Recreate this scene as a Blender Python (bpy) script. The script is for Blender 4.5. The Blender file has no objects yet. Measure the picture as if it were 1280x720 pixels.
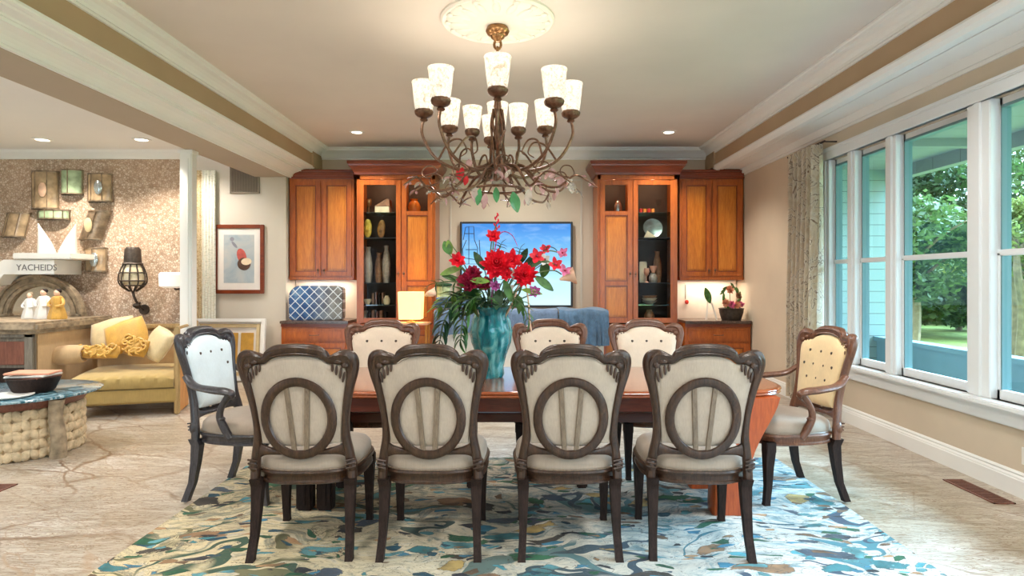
import bpy, bmesh, math, random
from mathutils import Vector, Matrix
random.seed(7)
PI = math.pi
SC = bpy.context.scene
COL = SC.collection

# ------------------------------------------------------------------ camera, world, light, exposure
F = 780.0; CH = 1.43; VX, VY = 645.0, 350.0
cd = bpy.data.cameras.new('camera'); cam = bpy.data.objects.new('camera', cd); COL.objects.link(cam)
cam.location = (0, 0, CH); cam.rotation_euler = (PI/2, 0, 0)
cd.sensor_width = 36; cd.lens = 36*F/1280
cd.shift_x = -(VX-640)/1280; cd.shift_y = (VY-360)/1280
cd.clip_start = .05; cd.clip_end = 300
SC.camera = cam
SC.view_settings.view_transform = 'Standard'; SC.view_settings.look = 'None'
SC.view_settings.gamma = 1; SC.view_settings.use_curve_mapping = False
SC.view_settings.exposure = 0.4
SC.cycles.max_bounces = 10; SC.cycles.diffuse_bounces = 5; SC.cycles.transparent_max_bounces = 16
SC.cycles.sample_clamp_indirect = 6

W = bpy.data.worlds.new('sky'); SC.world = W; W.use_nodes = True
nt = W.node_tree; nt.nodes.clear()
bg = nt.nodes.new('ShaderNodeBackground'); wo = nt.nodes.new('ShaderNodeOutputWorld')
bg.inputs[0].default_value = (.66, .86, 1.0, 1); bg.inputs[1].default_value = 5.0
nt.links.new(bg.outputs[0], wo.inputs[0])

def light(name, kind, loc, rot, energy, color, size=.1, sy=None, spot=None):
    l = bpy.data.lights.new(name, kind); l.energy = energy; l.color = color
    if kind == 'AREA':
        l.size = size
        if sy: l.shape = 'RECTANGLE'; l.size_y = sy
        else: l.shape = 'DISK'
    elif kind in ('POINT', 'SPOT'):
        l.shadow_soft_size = size
        if spot: l.spot_size = spot; l.spot_blend = .6
    o = bpy.data.objects.new(name, l); COL.objects.link(o); o.location = loc; o.rotation_euler = rot
    return o
sun = light('sun', 'SUN', (20, 0, 20), (math.radians(38), 0, math.radians(60)), .5, (1, .95, .8)); sun.data.angle = .02
# low, soft skylight coming in under the porch roof
sky_glow = light('porch_daylight', 'SUN', (20, 0, 5), (0, math.radians(47), math.radians(4)), 36.0, (.46, .74, 1.0)); sky_glow.data.angle = math.radians(50)

# ------------------------------------------------------------------ helpers
def srgb(r, g, b):
    f = lambda c: (c/255/12.92) if c/255 <= .04045 else ((c/255+.055)/1.055)**2.4
    return (f(r), f(g), f(b), 1)

def newmat(name):
    m = bpy.data.materials.new(name); m.use_nodes = True
    n = m.node_tree; b = n.nodes['Principled BSDF']
    return m, n, b
def nd(n, typ, **kw):
    x = n.nodes.new(typ)
    for k, v in kw.items():
        if k in x.inputs: x.inputs[k].default_value = v
        else: setattr(x, k, v)
    return x
def coords(n, scale=(1, 1, 1), rot=(0, 0, 0), kind='Object'):
    tc = n.nodes.new('ShaderNodeTexCoord'); mp = n.nodes.new('ShaderNodeMapping')
    mp.inputs['Scale'].default_value = scale; mp.inputs['Rotation'].default_value = rot
    n.links.new(tc.outputs[kind], mp.inputs[0]); return mp.outputs[0]
def ramp(n, fac, stops, interp='LINEAR'):
    r = n.nodes.new('ShaderNodeValToRGB'); r.color_ramp.interpolation = interp
    e = r.color_ramp.elements
    while len(e) < len(stops): e.new(.5)
    for i, (p, c) in enumerate(stops): e[i].position = p; e[i].color = c
    n.links.new(fac, r.inputs[0]); return r.outputs[0]
def mixc(n, fac, a, b, typ='MIX'):
    m = n.nodes.new('ShaderNodeMix'); m.data_type = 'RGBA'; m.blend_type = typ
    for s, v in ((0, fac), (6, a), (7, b)):
        if hasattr(v, 'is_output') or isinstance(v, bpy.types.NodeSocket): n.links.new(v, m.inputs[s])
        else: m.inputs[s].default_value = v
    return m.outputs[2]
def noise(n, vec, scale, detail=3, rough=.5, dist=0):
    x = nd(n, 'ShaderNodeTexNoise', Scale=scale, Detail=detail, Roughness=rough, Distortion=dist)
    n.links.new(vec, x.inputs['Vector']); return x.outputs['Fac']
def bump(n, b, h, strength=.3, dist=.01):
    x = nd(n, 'ShaderNodeBump', Strength=strength, Distance=dist)
    n.links.new(h, x.inputs['Height']); n.links.new(x.outputs[0], b.inputs['Normal'])
def plain(name, col, rough=.6, metal=0, spec=.5, var=.08, vs=6, bs=0, emit=0):
    m, n, b = newmat(name)
    v = coords(n)
    f = noise(n, v, vs, 4)
    d = tuple(c*(1-var*2) for c in col[:3])+(1,); l = tuple(min(1, c*(1+var*2)) for c in col[:3])+(1,)
    c = ramp(n, f, [(.3, d), (.7, l)])
    n.links.new(c, b.inputs['Base Color'])
    b.inputs['Roughness'].default_value = rough; b.inputs['Metallic'].default_value = metal
    b.inputs['Specular IOR Level'].default_value = spec
    if bs: bump(n, b, noise(n, v, vs*12, 2), bs, .004)
    if emit:
        n.links.new(c, b.inputs['Emission Color']); b.inputs['Emission Strength'].default_value = emit
    return m
def wood(name, dark, mid, lite, rough=.35, scale=1.0, axis='z', coat=.2, spec=.5):
    m, n, b = newmat(name)
    s = {'z': (9, 9, 1.0), 'x': (1.0, 9, 9), 'y': (9, 1.0, 9)}[axis]
    v = coords(n, tuple(c*scale for c in s))
    f = noise(n, v, 2.2, 6, .62, 1.2)
    g = noise(n, v, 14, 3, .6, .4)
    c = ramp(n, f, [(.28, dark), (.5, mid), (.74, lite)])
    c2 = mixc(n, .35, c, ramp(n, g, [(.35, dark), (.65, lite)]))
    n.links.new(c2, b.inputs['Base Color'])
    b.inputs['Roughness'].default_value = rough; b.inputs['Coat Weight'].default_value = coat
    b.inputs['Coat Roughness'].default_value = .2; b.inputs['Specular IOR Level'].default_value = spec
    bump(n, b, g, .12, .002)
    return m
def fabric(name, col, rough=.9, weave=260, var=.08, sheen=.3):
    m, n, b = newmat(name)
    v = coords(n)
    f = noise(n, v, 9, 4, .6)
    d = tuple(c*(1-2*var) for c in col[:3])+(1,); l = tuple(min(1, c*(1+2*var)) for c in col[:3])+(1,)
    st = noise(n, coords(n, (30, 30, 2)), 6, 2)
    c = mixc(n, .4, ramp(n, f, [(.3, d), (.7, l)]), ramp(n, st, [(.3, d), (.7, l)]))
    n.links.new(c, b.inputs['Base Color'])
    b.inputs['Roughness'].default_value = rough; b.inputs['Sheen Weight'].default_value = sheen
    bump(n, b, noise(n, v, weave, 1), .25, .002)
    return m
def glassy(name, tint=(1, 1, 1, 1), refl=.06, rough=.0, fac=.35):
    m = bpy.data.materials.new(name); m.use_nodes = True; n = m.node_tree; n.nodes.clear()
    o = n.nodes.new('ShaderNodeOutputMaterial'); t = n.nodes.new('ShaderNodeBsdfTransparent'); g = n.nodes.new('ShaderNodeBsdfGlossy')
    t.inputs[0].default_value = tint; g.inputs['Roughness'].default_value = rough
    mx = n.nodes.new('ShaderNodeMixShader'); lw = nd(n, 'ShaderNodeLayerWeight', Blend=.25)
    mm = nd(n, 'ShaderNodeMath', operation='MULTIPLY_ADD'); mm.inputs[1].default_value = fac; mm.inputs[2].default_value = refl
    n.links.new(lw.outputs['Fresnel'], mm.inputs[0]); n.links.new(mm.outputs[0], mx.inputs[0])
    n.links.new(t.outputs[0], mx.inputs[1]); n.links.new(g.outputs[0], mx.inputs[2]); n.links.new(mx.outputs[0], o.inputs[0])
    return m

class MB:
    def __init__(s): s.bm = bmesh.new()
    def faces(s, vs, fs):
        b = [s.bm.verts.new(v) for v in vs]
        for f in fs:
            try: s.bm.faces.new([b[i] for i in f])
            except ValueError: pass
        return b
    def box(s, x0, x1, y0, y1, z0, z1, bev=0, M=None):
        if bev <= 0:
            v = [(x, y, z) for z in (z0, z1) for y in (y0, y1) for x in (x0, x1)]
            fs = [(0, 2, 3, 1), (4, 5, 7, 6), (0, 1, 5, 4), (2, 6, 7, 3), (0, 4, 6, 2), (1, 3, 7, 5)]
        else:
            bev = min(bev, (x1-x0)*.45, (y1-y0)*.45, (z1-z0)*.45)
            t = bmesh.new(); bmesh.ops.create_cube(t, size=1)
            for q in t.verts: q.co = Vector(((x0+x1)/2+q.co.x*(x1-x0), (y0+y1)/2+q.co.y*(y1-y0), (z0+z1)/2+q.co.z*(z1-z0)))
            bmesh.ops.bevel(t, geom=t.edges[:], offset=bev, segments=2, affect='EDGES')
            t.verts.index_update(); v = [q.co.copy() for q in t.verts]; fs = [[q.index for q in f.verts] for f in t.faces]; t.free()
        if M is not None: v = [M @ Vector(q) for q in v]
        s.faces(v, fs); return s
    def rings(s, rings, closed=True, cap=True):
        n = len(rings[0]); b = [[s.bm.verts.new(p) for p in r] for r in rings]
        for a, c in zip(b, b[1:]):
            for i in range(n if closed else n-1):
                j = (i+1) % n
                try: s.bm.faces.new((a[i], a[j], c[j], c[i]))
                except ValueError: pass
        if cap and closed:
            try: s.bm.faces.new(list(reversed(b[0]))); s.bm.faces.new(b[-1])
            except ValueError: pass
        return s
    def tube(s, pts, r, seg=8, smooth=0, flat=1.0):
        pts = [Vector(p) for p in pts]
        if smooth: pts, r = spline(pts, r, smooth)
        if not hasattr(r, '__len__'): r = [r]*len(pts)
        up = None; rs = []
        for i, p in enumerate(pts):
            d = (pts[min(i+1, len(pts)-1)]-pts[max(i-1, 0)])
            d = d.normalized() if d.length > 1e-9 else Vector((0, 0, 1))
            if up is None:
                up = Vector((0, 0, 1)) if abs(d.z) < .9 else Vector((0, 1, 0))
            a = d.cross(up)
            if a.length < 1e-6: a = d.cross(Vector((1, 0, 0)))
            a.normalize(); c = a.cross(d).normalized(); up = c
            rs.append([p+(a*math.cos(t)+c*math.sin(t)*flat)*r[i] for t in [2*PI*k/seg for k in range(seg)]])
        return s.rings(rs)
    def lathe(s, prof, loc=(0, 0, 0), seg=24, wob=None, M=None):
        rs = []
        for r, z in prof:
            ring = []
            for k in range(seg):
                t = 2*PI*k/seg; q = r*(1+(wob(t, z) if wob else 0))
                v = Vector((q*math.cos(t), q*math.sin(t), z))
                if M is not None: v = M @ v
                ring.append(v+Vector(loc))
            rs.append(ring)
        return s.rings(rs)
    def ball(s, c, r, seg=12, rings=8, M=None, f=None):
        r = (r, r, r) if not hasattr(r, '__len__') else r
        rs = []
        for i in range(1, rings):
            ph = PI*i/rings
            ring = []
            for k in range(seg):
                t = 2*PI*k/seg; v = Vector((math.sin(ph)*math.cos(t)*r[0], math.sin(ph)*math.sin(t)*r[1], -math.cos(ph)*r[2]))
                if f: v = f(v)
                if M is not None: v = M @ v
                ring.append(v+Vector(c))
            rs.append(ring)
        return s.rings(rs)
    def prism(s, poly, a0, a1, axis='y'):
        f = {'y': lambda p, a: (p[0], a, p[1]), 'z': lambda p, a: (p[0], p[1], a), 'x': lambda p, a: (a, p[0], p[1])}[axis]
        return s.rings([[f(p, a0) for p in poly], [f(p, a1) for p in poly]])
    def leaf(s, base, d, length, width, up=(0, 0, 1), droop=.3, n=5, th=.0015):
        base = Vector(base); d = Vector(d).normalized(); up = Vector(up)
        a = d.cross(up)
        if a.length < 1e-4: a = d.cross(Vector((1, 0, 0)))
        a.normalize(); u = a.cross(d).normalized()
        rs = []
        for i in range(n+1):
            t = i/n; w = width*.5*math.sin(PI*min(1, (t*.94+.03)))**.8
            c = base+d*(length*t)-u*(droop*length*t*t)
            rs.append([c-a*w+u*w*.25, c+u*th-u*0, c+a*w+u*w*.25, c-u*th])
        return s.rings(rs)
    def pillow(s, c, sx, sy, th, M=None, p=.55, n=12, puff=1.0):
        # cushion in the local xz plane, thickness along y
        rs = []
        def P(u, v, side):
            e = max(0, (1-abs(u)**3.2)*(1-abs(v)**3.2))**.5
            k = 1-.10*(abs(u)*abs(v))+.04*(max(abs(u), abs(v))**4)
            q = Vector((u*sx/2*k, side*(th/2*e+.003), v*sy/2*k))
            if M is not None: q = M @ q
            return q+Vector(c)
        for side in (-1, 1):
            g = [[s.bm.verts.new(P(-1+2*i/n, -1+2*j/n, side)) for i in range(n+1)] for j in range(n+1)]
            for j in range(n):
                for i in range(n):
                    q = (g[j][i], g[j][i+1], g[j+1][i+1], g[j+1][i]); s.bm.faces.new(q if side < 0 else q[::-1])
            rs.append(g)
        A, B = rs
        for i in range(n):
            for (a, b, c2, d2) in ((A[0][i+1], A[0][i], B[0][i], B[0][i+1]), (A[n][i], A[n][i+1], B[n][i+1], B[n][i]), (A[i][0], A[i+1][0], B[i+1][0], B[i][0]), (A[i+1][n], A[i][n], B[i][n], B[i+1][n])):
                s.bm.faces.new((a, b, c2, d2))
        return s
    def build(s, name, mat, parent=None, smooth=True, world=True, ang=40, **tags):
        bm = s.bm
        bmesh.ops.recalc_face_normals(bm, faces=bm.faces[:])
        me = bpy.data.meshes.new(name)
        off = Vector((0, 0, 0))
        if parent is not None:
            if world:
                q = parent
                while q is not None: off += q.location; q = q.parent
        elif world and bm.verts:
            xs = [v.co.x for v in bm.verts]; ys = [v.co.y for v in bm.verts]; zs = [v.co.z for v in bm.verts]
            off = Vector(((min(xs)+max(xs))/2, (min(ys)+max(ys))/2, min(zs)))
        if off.length: bmesh.ops.translate(bm, vec=-off, verts=bm.verts[:])
        bm.to_mesh(me); bm.free()
        me.materials.append(mat)
        if smooth:
            me.shade_smooth()
            try: me.set_sharp_from_angle(angle=math.radians(ang))
            except Exception: pass
        o = bpy.data.objects.new(name, me); COL.objects.link(o)
        if parent is not None: o.parent = parent
        elif world: o.location = off
        tag(o, **tags)
        return o
def spline(pts, r, k):
    out = []; rr = []; n = len(pts)
    rl = list(r) if hasattr(r, '__len__') else [r]*n
    for i in range(n-1):
        p0, p1, p2, p3 = pts[max(i-1, 0)], pts[i], pts[i+1], pts[min(i+2, n-1)]
        for j in range(k):
            t = j/k
            out.append(.5*((2*p1)+(p2-p0)*t+(2*p0-5*p1+4*p2-p3)*t*t+(-p0+3*p1-3*p2+p3)*t**3))
            rr.append(rl[i]*(1-t)+rl[i+1]*t)
    out.append(pts[-1]); rr.append(rl[-1]); return out, rr
def tag(o, label=None, cat=None, group=None, kind=None):
    if label: o['label'] = label
    if cat: o['category'] = cat
    if group: o['group'] = group
    if kind: o['kind'] = kind
def empty(name, loc, label=None, cat=None, group=None, rz=0, kind=None):
    o = bpy.data.objects.new(name, None); COL.objects.link(o); o.location = loc; o.rotation_euler = (0, 0, rz)
    o.empty_display_size = .1; tag(o, label, cat, group, kind); return o
def struct(name, mb, mat, parent=None, smooth=False):
    return mb.build(name, mat, parent, smooth=smooth, kind=None if parent else 'structure')
def copy_tree(o, loc=None, rz=None, label=None, parent=None):
    c = o.copy(); COL.objects.link(c); c.parent = parent
    if loc is not None: c.location = loc
    if rz is not None: c.rotation_euler = (0, 0, rz)
    if label: c['label'] = label
    for ch in list(o.children): copy_tree(ch, parent=c)
    return c
def at(px, py, Y): return Vector(((px-VX)*Y/F, Y, CH-(py-VY)*Y/F))
def rot(ax, deg): return Matrix.Rotation(math.radians(deg), 3, ax)

# ------------------------------------------------------------------ materials
M = {}
M['wall'] = plain('wall_paint', srgb(206, 190, 168), .85, var=.03, vs=1.5)
M['wall_tan'] = plain('tan_paint', srgb(176, 150, 120), .85, var=.03, vs=1.5)
M['wall_pale'] = plain('pale_paint', srgb(208, 199, 184), .85, var=.02, vs=1.5)
M['ceiling'] = plain('ceiling_paint', srgb(218, 208, 198), .8, var=.03, vs=.8)
M['white_ceiling'] = plain('white_ceiling', srgb(238, 238, 236), .85, var=.01, vs=1)
M['trim'] = plain('trim_white', srgb(236, 235, 231), .45, var=.01, vs=2)
M['trim_blue'] = plain('window_trim', srgb(230, 232, 233), .4, var=.01, vs=2)
M['beam_face'] = plain('beam_paint', srgb(180, 166, 148), .85, var=.02, vs=1)
M['cherry'] = wood('cherry_wood', srgb(136, 62, 18), srgb(170, 84, 26), srgb(196, 108, 40), .3, .7)
M['cherry_panel'] = wood('cherry_panel', srgb(160, 84, 18), srgb(194, 110, 30), srgb(216, 138, 50), .3, .5)
M['cherry_h'] = wood('cherry_crown', srgb(88, 34, 14), srgb(122, 48, 20), srgb(150, 68, 28), .3, 1.0, 'x')
M['table'] = wood('table_top_wood', srgb(110, 48, 22), srgb(150, 72, 36), srgb(178, 98, 54), .13, .8, 'x', .8)
M['table_dark'] = wood('table_apron_wood', srgb(66, 24, 14), srgb(92, 34, 20), srgb(118, 50, 28), .3, 1, 'x')
M['table_leg'] = wood('table_leg_wood', srgb(142, 56, 20), srgb(178, 78, 32), srgb(200, 100, 46), .3, 1, 'z')
M['walnut'] = wood('carved_walnut', srgb(24, 13, 8), srgb(50, 30, 20), srgb(92, 64, 46), .34, 2, 'z', .05)
M['walnut_red'] = wood('carved_red_walnut', srgb(66, 36, 24), srgb(104, 64, 44), srgb(140, 94, 70), .38, 2, 'z')
M['ebony'] = wood('dark_charcoal_wood', srgb(28, 26, 30), srgb(52, 48, 52), srgb(84, 80, 84), .35, 2, 'z')
M['leg_dark'] = wood('dark_leg_wood', srgb(22, 14, 12), srgb(38, 26, 22), srgb(60, 44, 38), .6, 2, 'z', .0, .2)
M['taupe'] = fabric('taupe_linen', srgb(176, 160, 144), var=.07)
M['taupe_in'] = fabric('taupe_linen_inner', srgb(200, 190, 178), var=.07)
M['slat'] = wood('pale_slat_wood', srgb(92, 76, 62), srgb(124, 106, 88), srgb(146, 128, 108), .5, 2)
M['seat'] = fabric('seat_fabric', srgb(156, 140, 124), .75, var=.06)
M['cream'] = fabric('cream_fabric', srgb(228, 208, 186), var=.04)
M['cream_gold'] = fabric('golden_cream_fabric', srgb(236, 208, 160), var=.05)
M['ice'] = fabric('pale_blue_fabric', srgb(214, 226, 232), var=.04)
M['button'] = plain('button_dark', srgb(70, 56, 48), .5)
M['brass'] = plain('antique_brass', srgb(150, 112, 74), .32, metal=.85, var=.2, vs=30)
M['bronze'] = plain('bronze_metal', srgb(118, 88, 70), .35, metal=.75, var=.2, vs=40)
M['iron'] = plain('dark_iron', srgb(70, 60, 52), .5, metal=.5, var=.15, vs=30)
M['glass'] = glassy('window_glass', (.90, .97, .97, 1), .0, fac=.06)
M['cab_glass'] = glassy('cabinet_glass', (.93, .95, .95, 1), .0, fac=.08)
M['shelf_glass'] = glassy('shelf_glass', (.6, .72, .7, 1), .12)
M['dark_back'] = plain('cabinet_interior', srgb(74, 60, 52), .7, var=.15, vs=3)
M['charcoal'] = plain('charcoal', srgb(48, 48, 52), .5)
M['granite'] = plain('granite_top', srgb(88, 70, 62), .2, var=.25, vs=60)
M['stone_pale'] = plain('pale_stone_backsplash', srgb(236, 222, 206), .4, var=.04, vs=5)
M['bulb'] = plain('bulb_glow', srgb(255, 236, 205), .5, emit=1.3, var=0)
M['downlight'] = plain('downlight_glow', srgb(255, 244, 226), .5, emit=5, var=0)
M['sofa'] = fabric('mustard_velvet', srgb(168, 142, 84), var=.08)
M['mustard'] = fabric('mustard_satin', srgb(200, 152, 62), .5, var=.12)
M['champagne'] = fabric('champagne_satin', srgb(206, 184, 140), .45, var=.1)
M['sand'] = fabric('sand_linen', srgb(190, 158, 116), var=.07)
M['sofa_wood'] = wood('pale_oak', srgb(150, 120, 74), srgb(180, 150, 100), srgb(204, 176, 126), .5)
M['amber_wood'] = wood('amber_wood', srgb(170, 104, 34), srgb(200, 134, 54), srgb(220, 158, 78), .4)
M['blue_cloth'] = fabric('blue_grey_throw', srgb(92, 112, 138), var=.2)
M['denim'] = fabric('denim_throw', srgb(72, 100, 126), var=.28)
M['white_paint'] = plain('white_paint', srgb(232, 228, 220), .5, var=.02)
M['leaf'] = plain('leaf_green', srgb(66, 108, 48), .45, var=.3, vs=18)
M['leaf_dark'] = plain('leaf_dark_green', srgb(34, 70, 38), .45, var=.3, vs=18)
M['leaf_lime'] = plain('leaf_lime', srgb(120, 150, 60), .45, var=.2, vs=18)
M['stem'] = plain('stem_green', srgb(96, 120, 78), .5, var=.2)
M['red'] = plain('petal_red', srgb(226, 24, 46), .5, var=.15, vs=25)
M['crimson'] = plain('petal_crimson', srgb(158, 22, 60), .5, var=.25, vs=30)
M['pink'] = plain('petal_pink', srgb(226, 110, 150), .5, var=.25, vs=30)
M['magenta'] = plain('petal_magenta', srgb(176, 84, 150), .5, var=.3, vs=40)
M['peach'] = plain('petal_peach', srgb(232, 190, 160), .4, var=.1, vs=10)
M['grey_stone'] = plain('weathered_stone', srgb(150, 132, 108), .9, var=.22, vs=14, bs=.5)
M['grey_wood'] = wood('grey_cabinet_wood', srgb(78, 72, 64), srgb(112, 104, 92), srgb(140, 130, 114), .6)
M['red_panel'] = wood('reddish_panel', srgb(86, 48, 38), srgb(116, 68, 52), srgb(140, 88, 68), .5)

def m_floor():
    m, n, b = newmat('travertine_floor')
    R = (0, 0, math.radians(32))
    v = coords(n, (1, 1, 1), R); st = coords(n, (.9, 5.5, 1), R)
    f = noise(n, st, 1.6, 7, .62, 1.2); g = noise(n, coords(n, (1.2, 9, 1), R), 3.2, 5, .6, 2.2); k = noise(n, v, .9, 3)
    base = ramp(n, f, [(.25, srgb(170, 162, 150)), (.42, srgb(200, 194, 184)), (.58, srgb(220, 217, 210)), (.78, srgb(232, 231, 228))])
    vein = ramp(n, g, [(.46, (1, 1, 1, 1)), (.50, srgb(170, 130, 92)), (.54, (1, 1, 1, 1)), (.60, (1, 1, 1, 1)), (.63, srgb(200, 170, 136)), (.67, (1, 1, 1, 1))])
    c = mixc(n, .95, base, vein, 'MULTIPLY')
    c = mixc(n, 1.0, c, ramp(n, k, [(.35, srgb(228, 222, 212)), (.65, (1, 1, 1, 1))]), 'MULTIPLY')
    dn = nd(n, 'ShaderNodeTexNoise', Scale=1.3, Detail=4); n.links.new(v, dn.inputs['Vector'])
    for sc_, amt, lo, strg, colr in ((.9, .55, .012, .85, srgb(132, 104, 78)), (2.3, .4, .010, .6, srgb(166, 138, 110))):
        ma = n.nodes.new('ShaderNodeVectorMath'); ma.operation = 'MULTIPLY_ADD'; n.links.new(dn.outputs['Color'], ma.inputs[0]); ma.inputs[1].default_value = (amt, amt, 0); n.links.new(v, ma.inputs[2])
        mp = n.nodes.new('ShaderNodeMapping'); mp.inputs['Scale'].default_value = (1, 2.4, 1); n.links.new(ma.outputs[0], mp.inputs[0])
        ve = nd(n, 'ShaderNodeTexVoronoi', Scale=sc_, feature='DISTANCE_TO_EDGE'); n.links.new(mp.outputs[0], ve.inputs['Vector'])
        vo = nd(n, 'ShaderNodeTexVoronoi', Scale=sc_); n.links.new(mp.outputs[0], vo.inputs['Vector'])
        sp = n.nodes.new('ShaderNodeSeparateColor'); n.links.new(vo.outputs['Color'], sp.inputs[0])
        c = mixc(n, .55, c, ramp(n, sp.outputs[0], [(0, srgb(218, 208, 192)), (.5, (1, 1, 1, 1)), (1, srgb(232, 224, 214))]), 'MULTIPLY')
        kk = nd(n, 'ShaderNodeMath', operation='MULTIPLY'); n.links.new(ramp(n, ve.outputs['Distance'], [(lo*.5, (1, 1, 1, 1)), (lo*2.2, (0, 0, 0, 1))]), kk.inputs[0]); n.links.new(ramp(n, k, [(.4, (.2, .2, .2, 1)), (.6, (1, 1, 1, 1))]), kk.inputs[1])
        c = mixc(n, kk.outputs[0], c, mixc(n, strg, c, colr))
    br = nd(n, 'ShaderNodeTexBrick', Scale=1.0); br.offset = .5
    br.inputs['Mortar Size'].default_value = .006; br.inputs['Brick Width'].default_value = 1.1; br.inputs['Row Height'].default_value = .55
    br.inputs['Color1'].default_value = (1, 1, 1, 1); br.inputs['Color2'].default_value = srgb(236, 228, 216); br.inputs['Mortar'].default_value = srgb(196, 174, 148)
    n.links.new(v, br.inputs[0])
    c = mixc(n, .3, c, br.outputs[0], 'MULTIPLY')
    n.links.new(c, b.inputs['Base Color']); b.inputs['Roughness'].default_value = .28
    bump(n, b, f, .06, .004)
    return m
def m_rug():
    m, n, b = newmat('rug_pattern')
    v0 = coords(n)
    dn = nd(n, 'ShaderNodeTexNoise', Scale=1.4, Detail=3); n.links.new(v0, dn.inputs['Vector'])
    def warped(amt, scale, rz=.3, off=0.0):
        ma = n.nodes.new('ShaderNodeVectorMath'); ma.operation = 'MULTIPLY_ADD'
        n.links.new(dn.outputs['Color'], ma.inputs[0]); ma.inputs[1].default_value = (amt, amt, 0); n.links.new(v0, ma.inputs[2])
        mp = n.nodes.new('ShaderNodeMapping'); mp.inputs['Scale'].default_value = scale; mp.inputs['Rotation'].default_value = (0, 0, rz); mp.inputs['Location'].default_value = (off, off, 0)
        n.links.new(ma.outputs[0], mp.inputs[0]); return mp.outputs[0]
    def math_(op, a, c=None):
        x = nd(n, 'ShaderNodeMath', operation=op)
        for i, q in enumerate((a, c)):
            if q is None: continue
            if isinstance(q, (int, float)): x.inputs[i].default_value = q
            else: n.links.new(q, x.inputs[i])
        return x.outputs[0]
    sx = n.nodes.new('ShaderNodeSeparateXYZ'); n.links.new(v0, sx.inputs[0])
    def mrange(s, a, c):
        mr = nd(n, 'ShaderNodeMapRange'); n.links.new(s, mr.inputs[0]); mr.inputs[1].default_value = a; mr.inputs[2].default_value = c; return mr.outputs[0]
    side = mrange(sx.outputs[0], -1.2, 1.0)
    back = mrange(sx.outputs[1], -.35, .35)       # the middle of the rug carries darker brushwork
    f = noise(n, warped(.6, (1, 2.6, 1)), 3.4, 10, .76, 1.2)
    warm = ramp(n, f, [(.3, srgb(150, 134, 110)), (.42, srgb(190, 174, 142)), (.52, srgb(214, 196, 154)), (.62, srgb(196, 186, 166)), (.75, srgb(168, 160, 142))])
    cool = ramp(n, f, [(.3, srgb(132, 144, 148)), (.43, srgb(182, 184, 178)), (.58, srgb(208, 204, 194)), (.72, srgb(176, 184, 182))])
    c = mixc(n, side, warm, cool)
    # brush-stroke bands
    g = noise(n, warped(.9, (1.0, 3.0, 1), .35), 3.1, 9, .74, 1.6)
    wash_w = ramp(n, f, [(.35, srgb(74, 84, 76)), (.5, srgb(110, 116, 104)), (.65, srgb(150, 146, 128))])
    wash_c = ramp(n, f, [(.35, srgb(40, 84, 98)), (.5, srgb(108, 146, 156)), (.65, srgb(168, 188, 192))])
    gm = math_('ADD', math_('SUBTRACT', g, math_('MULTIPLY', back, .075)), math_('MULTIPLY', math_('SUBTRACT', noise(n, warped(.3, (1, 3, 1), .5, 2), 9, 5, .7), .5), .5))
    mask = ramp(n, gm, [(.33, (.8, .8, .8, 1)), (.39, (.5, .5, .5, 1)), (.45, (0, 0, 0, 1))])
    c = mixc(n, mask, c, mixc(n, side, wash_w, wash_c))
    # sweeping olive and teal ribbons
    for off, cw, cc, lo in ((3.1, srgb(112, 108, 74), srgb(70, 122, 134), .014), (9.7, srgb(60, 84, 66), srgb(60, 74, 92), .012)):
        q = noise(n, warped(.8, (.55, 1.1, 1), .9, off), 1.5, 2, .5, .8)
        band = nd(n, 'ShaderNodeMath', operation='COMPARE'); n.links.new(q, band.inputs[0]); band.inputs[1].default_value = .5; band.inputs[2].default_value = lo
        tx = mixc(n, math_('MULTIPLY', band.outputs[0], ramp(n, noise(n, v0, 1.7, 2), [(.45, (0, 0, 0, 1)), (.5, (1, 1, 1, 1))])), c, mixc(n, side, cw, cc)); c = tx
    # shards and leaf shapes
    for (amt, sc, vs, thr, edge, off, pal) in (
        (.5, (1.0, 1.9, 1), 5.6, .17, .06, 0, [srgb(30, 92, 62), srgb(60, 124, 132), srgb(190, 160, 96), srgb(72, 84, 98), srgb(92, 152, 160), srgb(70, 64, 56), srgb(150, 116, 84), srgb(52, 110, 74)]),
        (.4, (1.2, 2.6, 1), 9.5, .19, .08, 4, [srgb(40, 96, 66), srgb(66, 134, 164), srgb(176, 136, 96), srgb(50, 50, 56), srgb(96, 156, 164), srgb(30, 78, 96), srgb(120, 92, 66), srgb(84, 164, 178)]),
    ):
        w = warped(amt, sc, .6, off)
        vo = nd(n, 'ShaderNodeTexVoronoi', Scale=vs); n.links.new(w, vo.inputs['Vector'])
        ve = nd(n, 'ShaderNodeTexVoronoi', Scale=vs, feature='DISTANCE_TO_EDGE'); n.links.new(w, ve.inputs['Vector'])
        sp = n.nodes.new('ShaderNodeSeparateColor'); n.links.new(vo.outputs['Color'], sp.inputs[0])
        col = ramp(n, sp.outputs[0], [(i/len(pal), p) for i, p in enumerate(pal)], 'CONSTANT')
        pick = math_('LESS_THAN', sp.outputs[1], thr)
        ragged = math_('ADD', ve.outputs['Distance'], math_('MULTIPLY', math_('SUBTRACT', f, .5), .8))
        ins = math_('GREATER_THAN', ragged, edge)
        tex = mixc(n, .6, col, ramp(n, noise(n, v0, 9, 4), [(.35, srgb(130, 130, 120)), (.6, (1, 1, 1, 1))]), 'MULTIPLY')
        c = mixc(n, math_('MULTIPLY', pick, ins), c, tex)
        ln = nd(n, 'ShaderNodeMath', operation='COMPARE'); n.links.new(ragged, ln.inputs[0]); ln.inputs[1].default_value = edge; ln.inputs[2].default_value = .010
        c = mixc(n, math_('MULTIPLY', ln.outputs[0], math_('LESS_THAN', sp.outputs[1], thr*1.6)), c, srgb(70, 62, 54))
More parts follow.
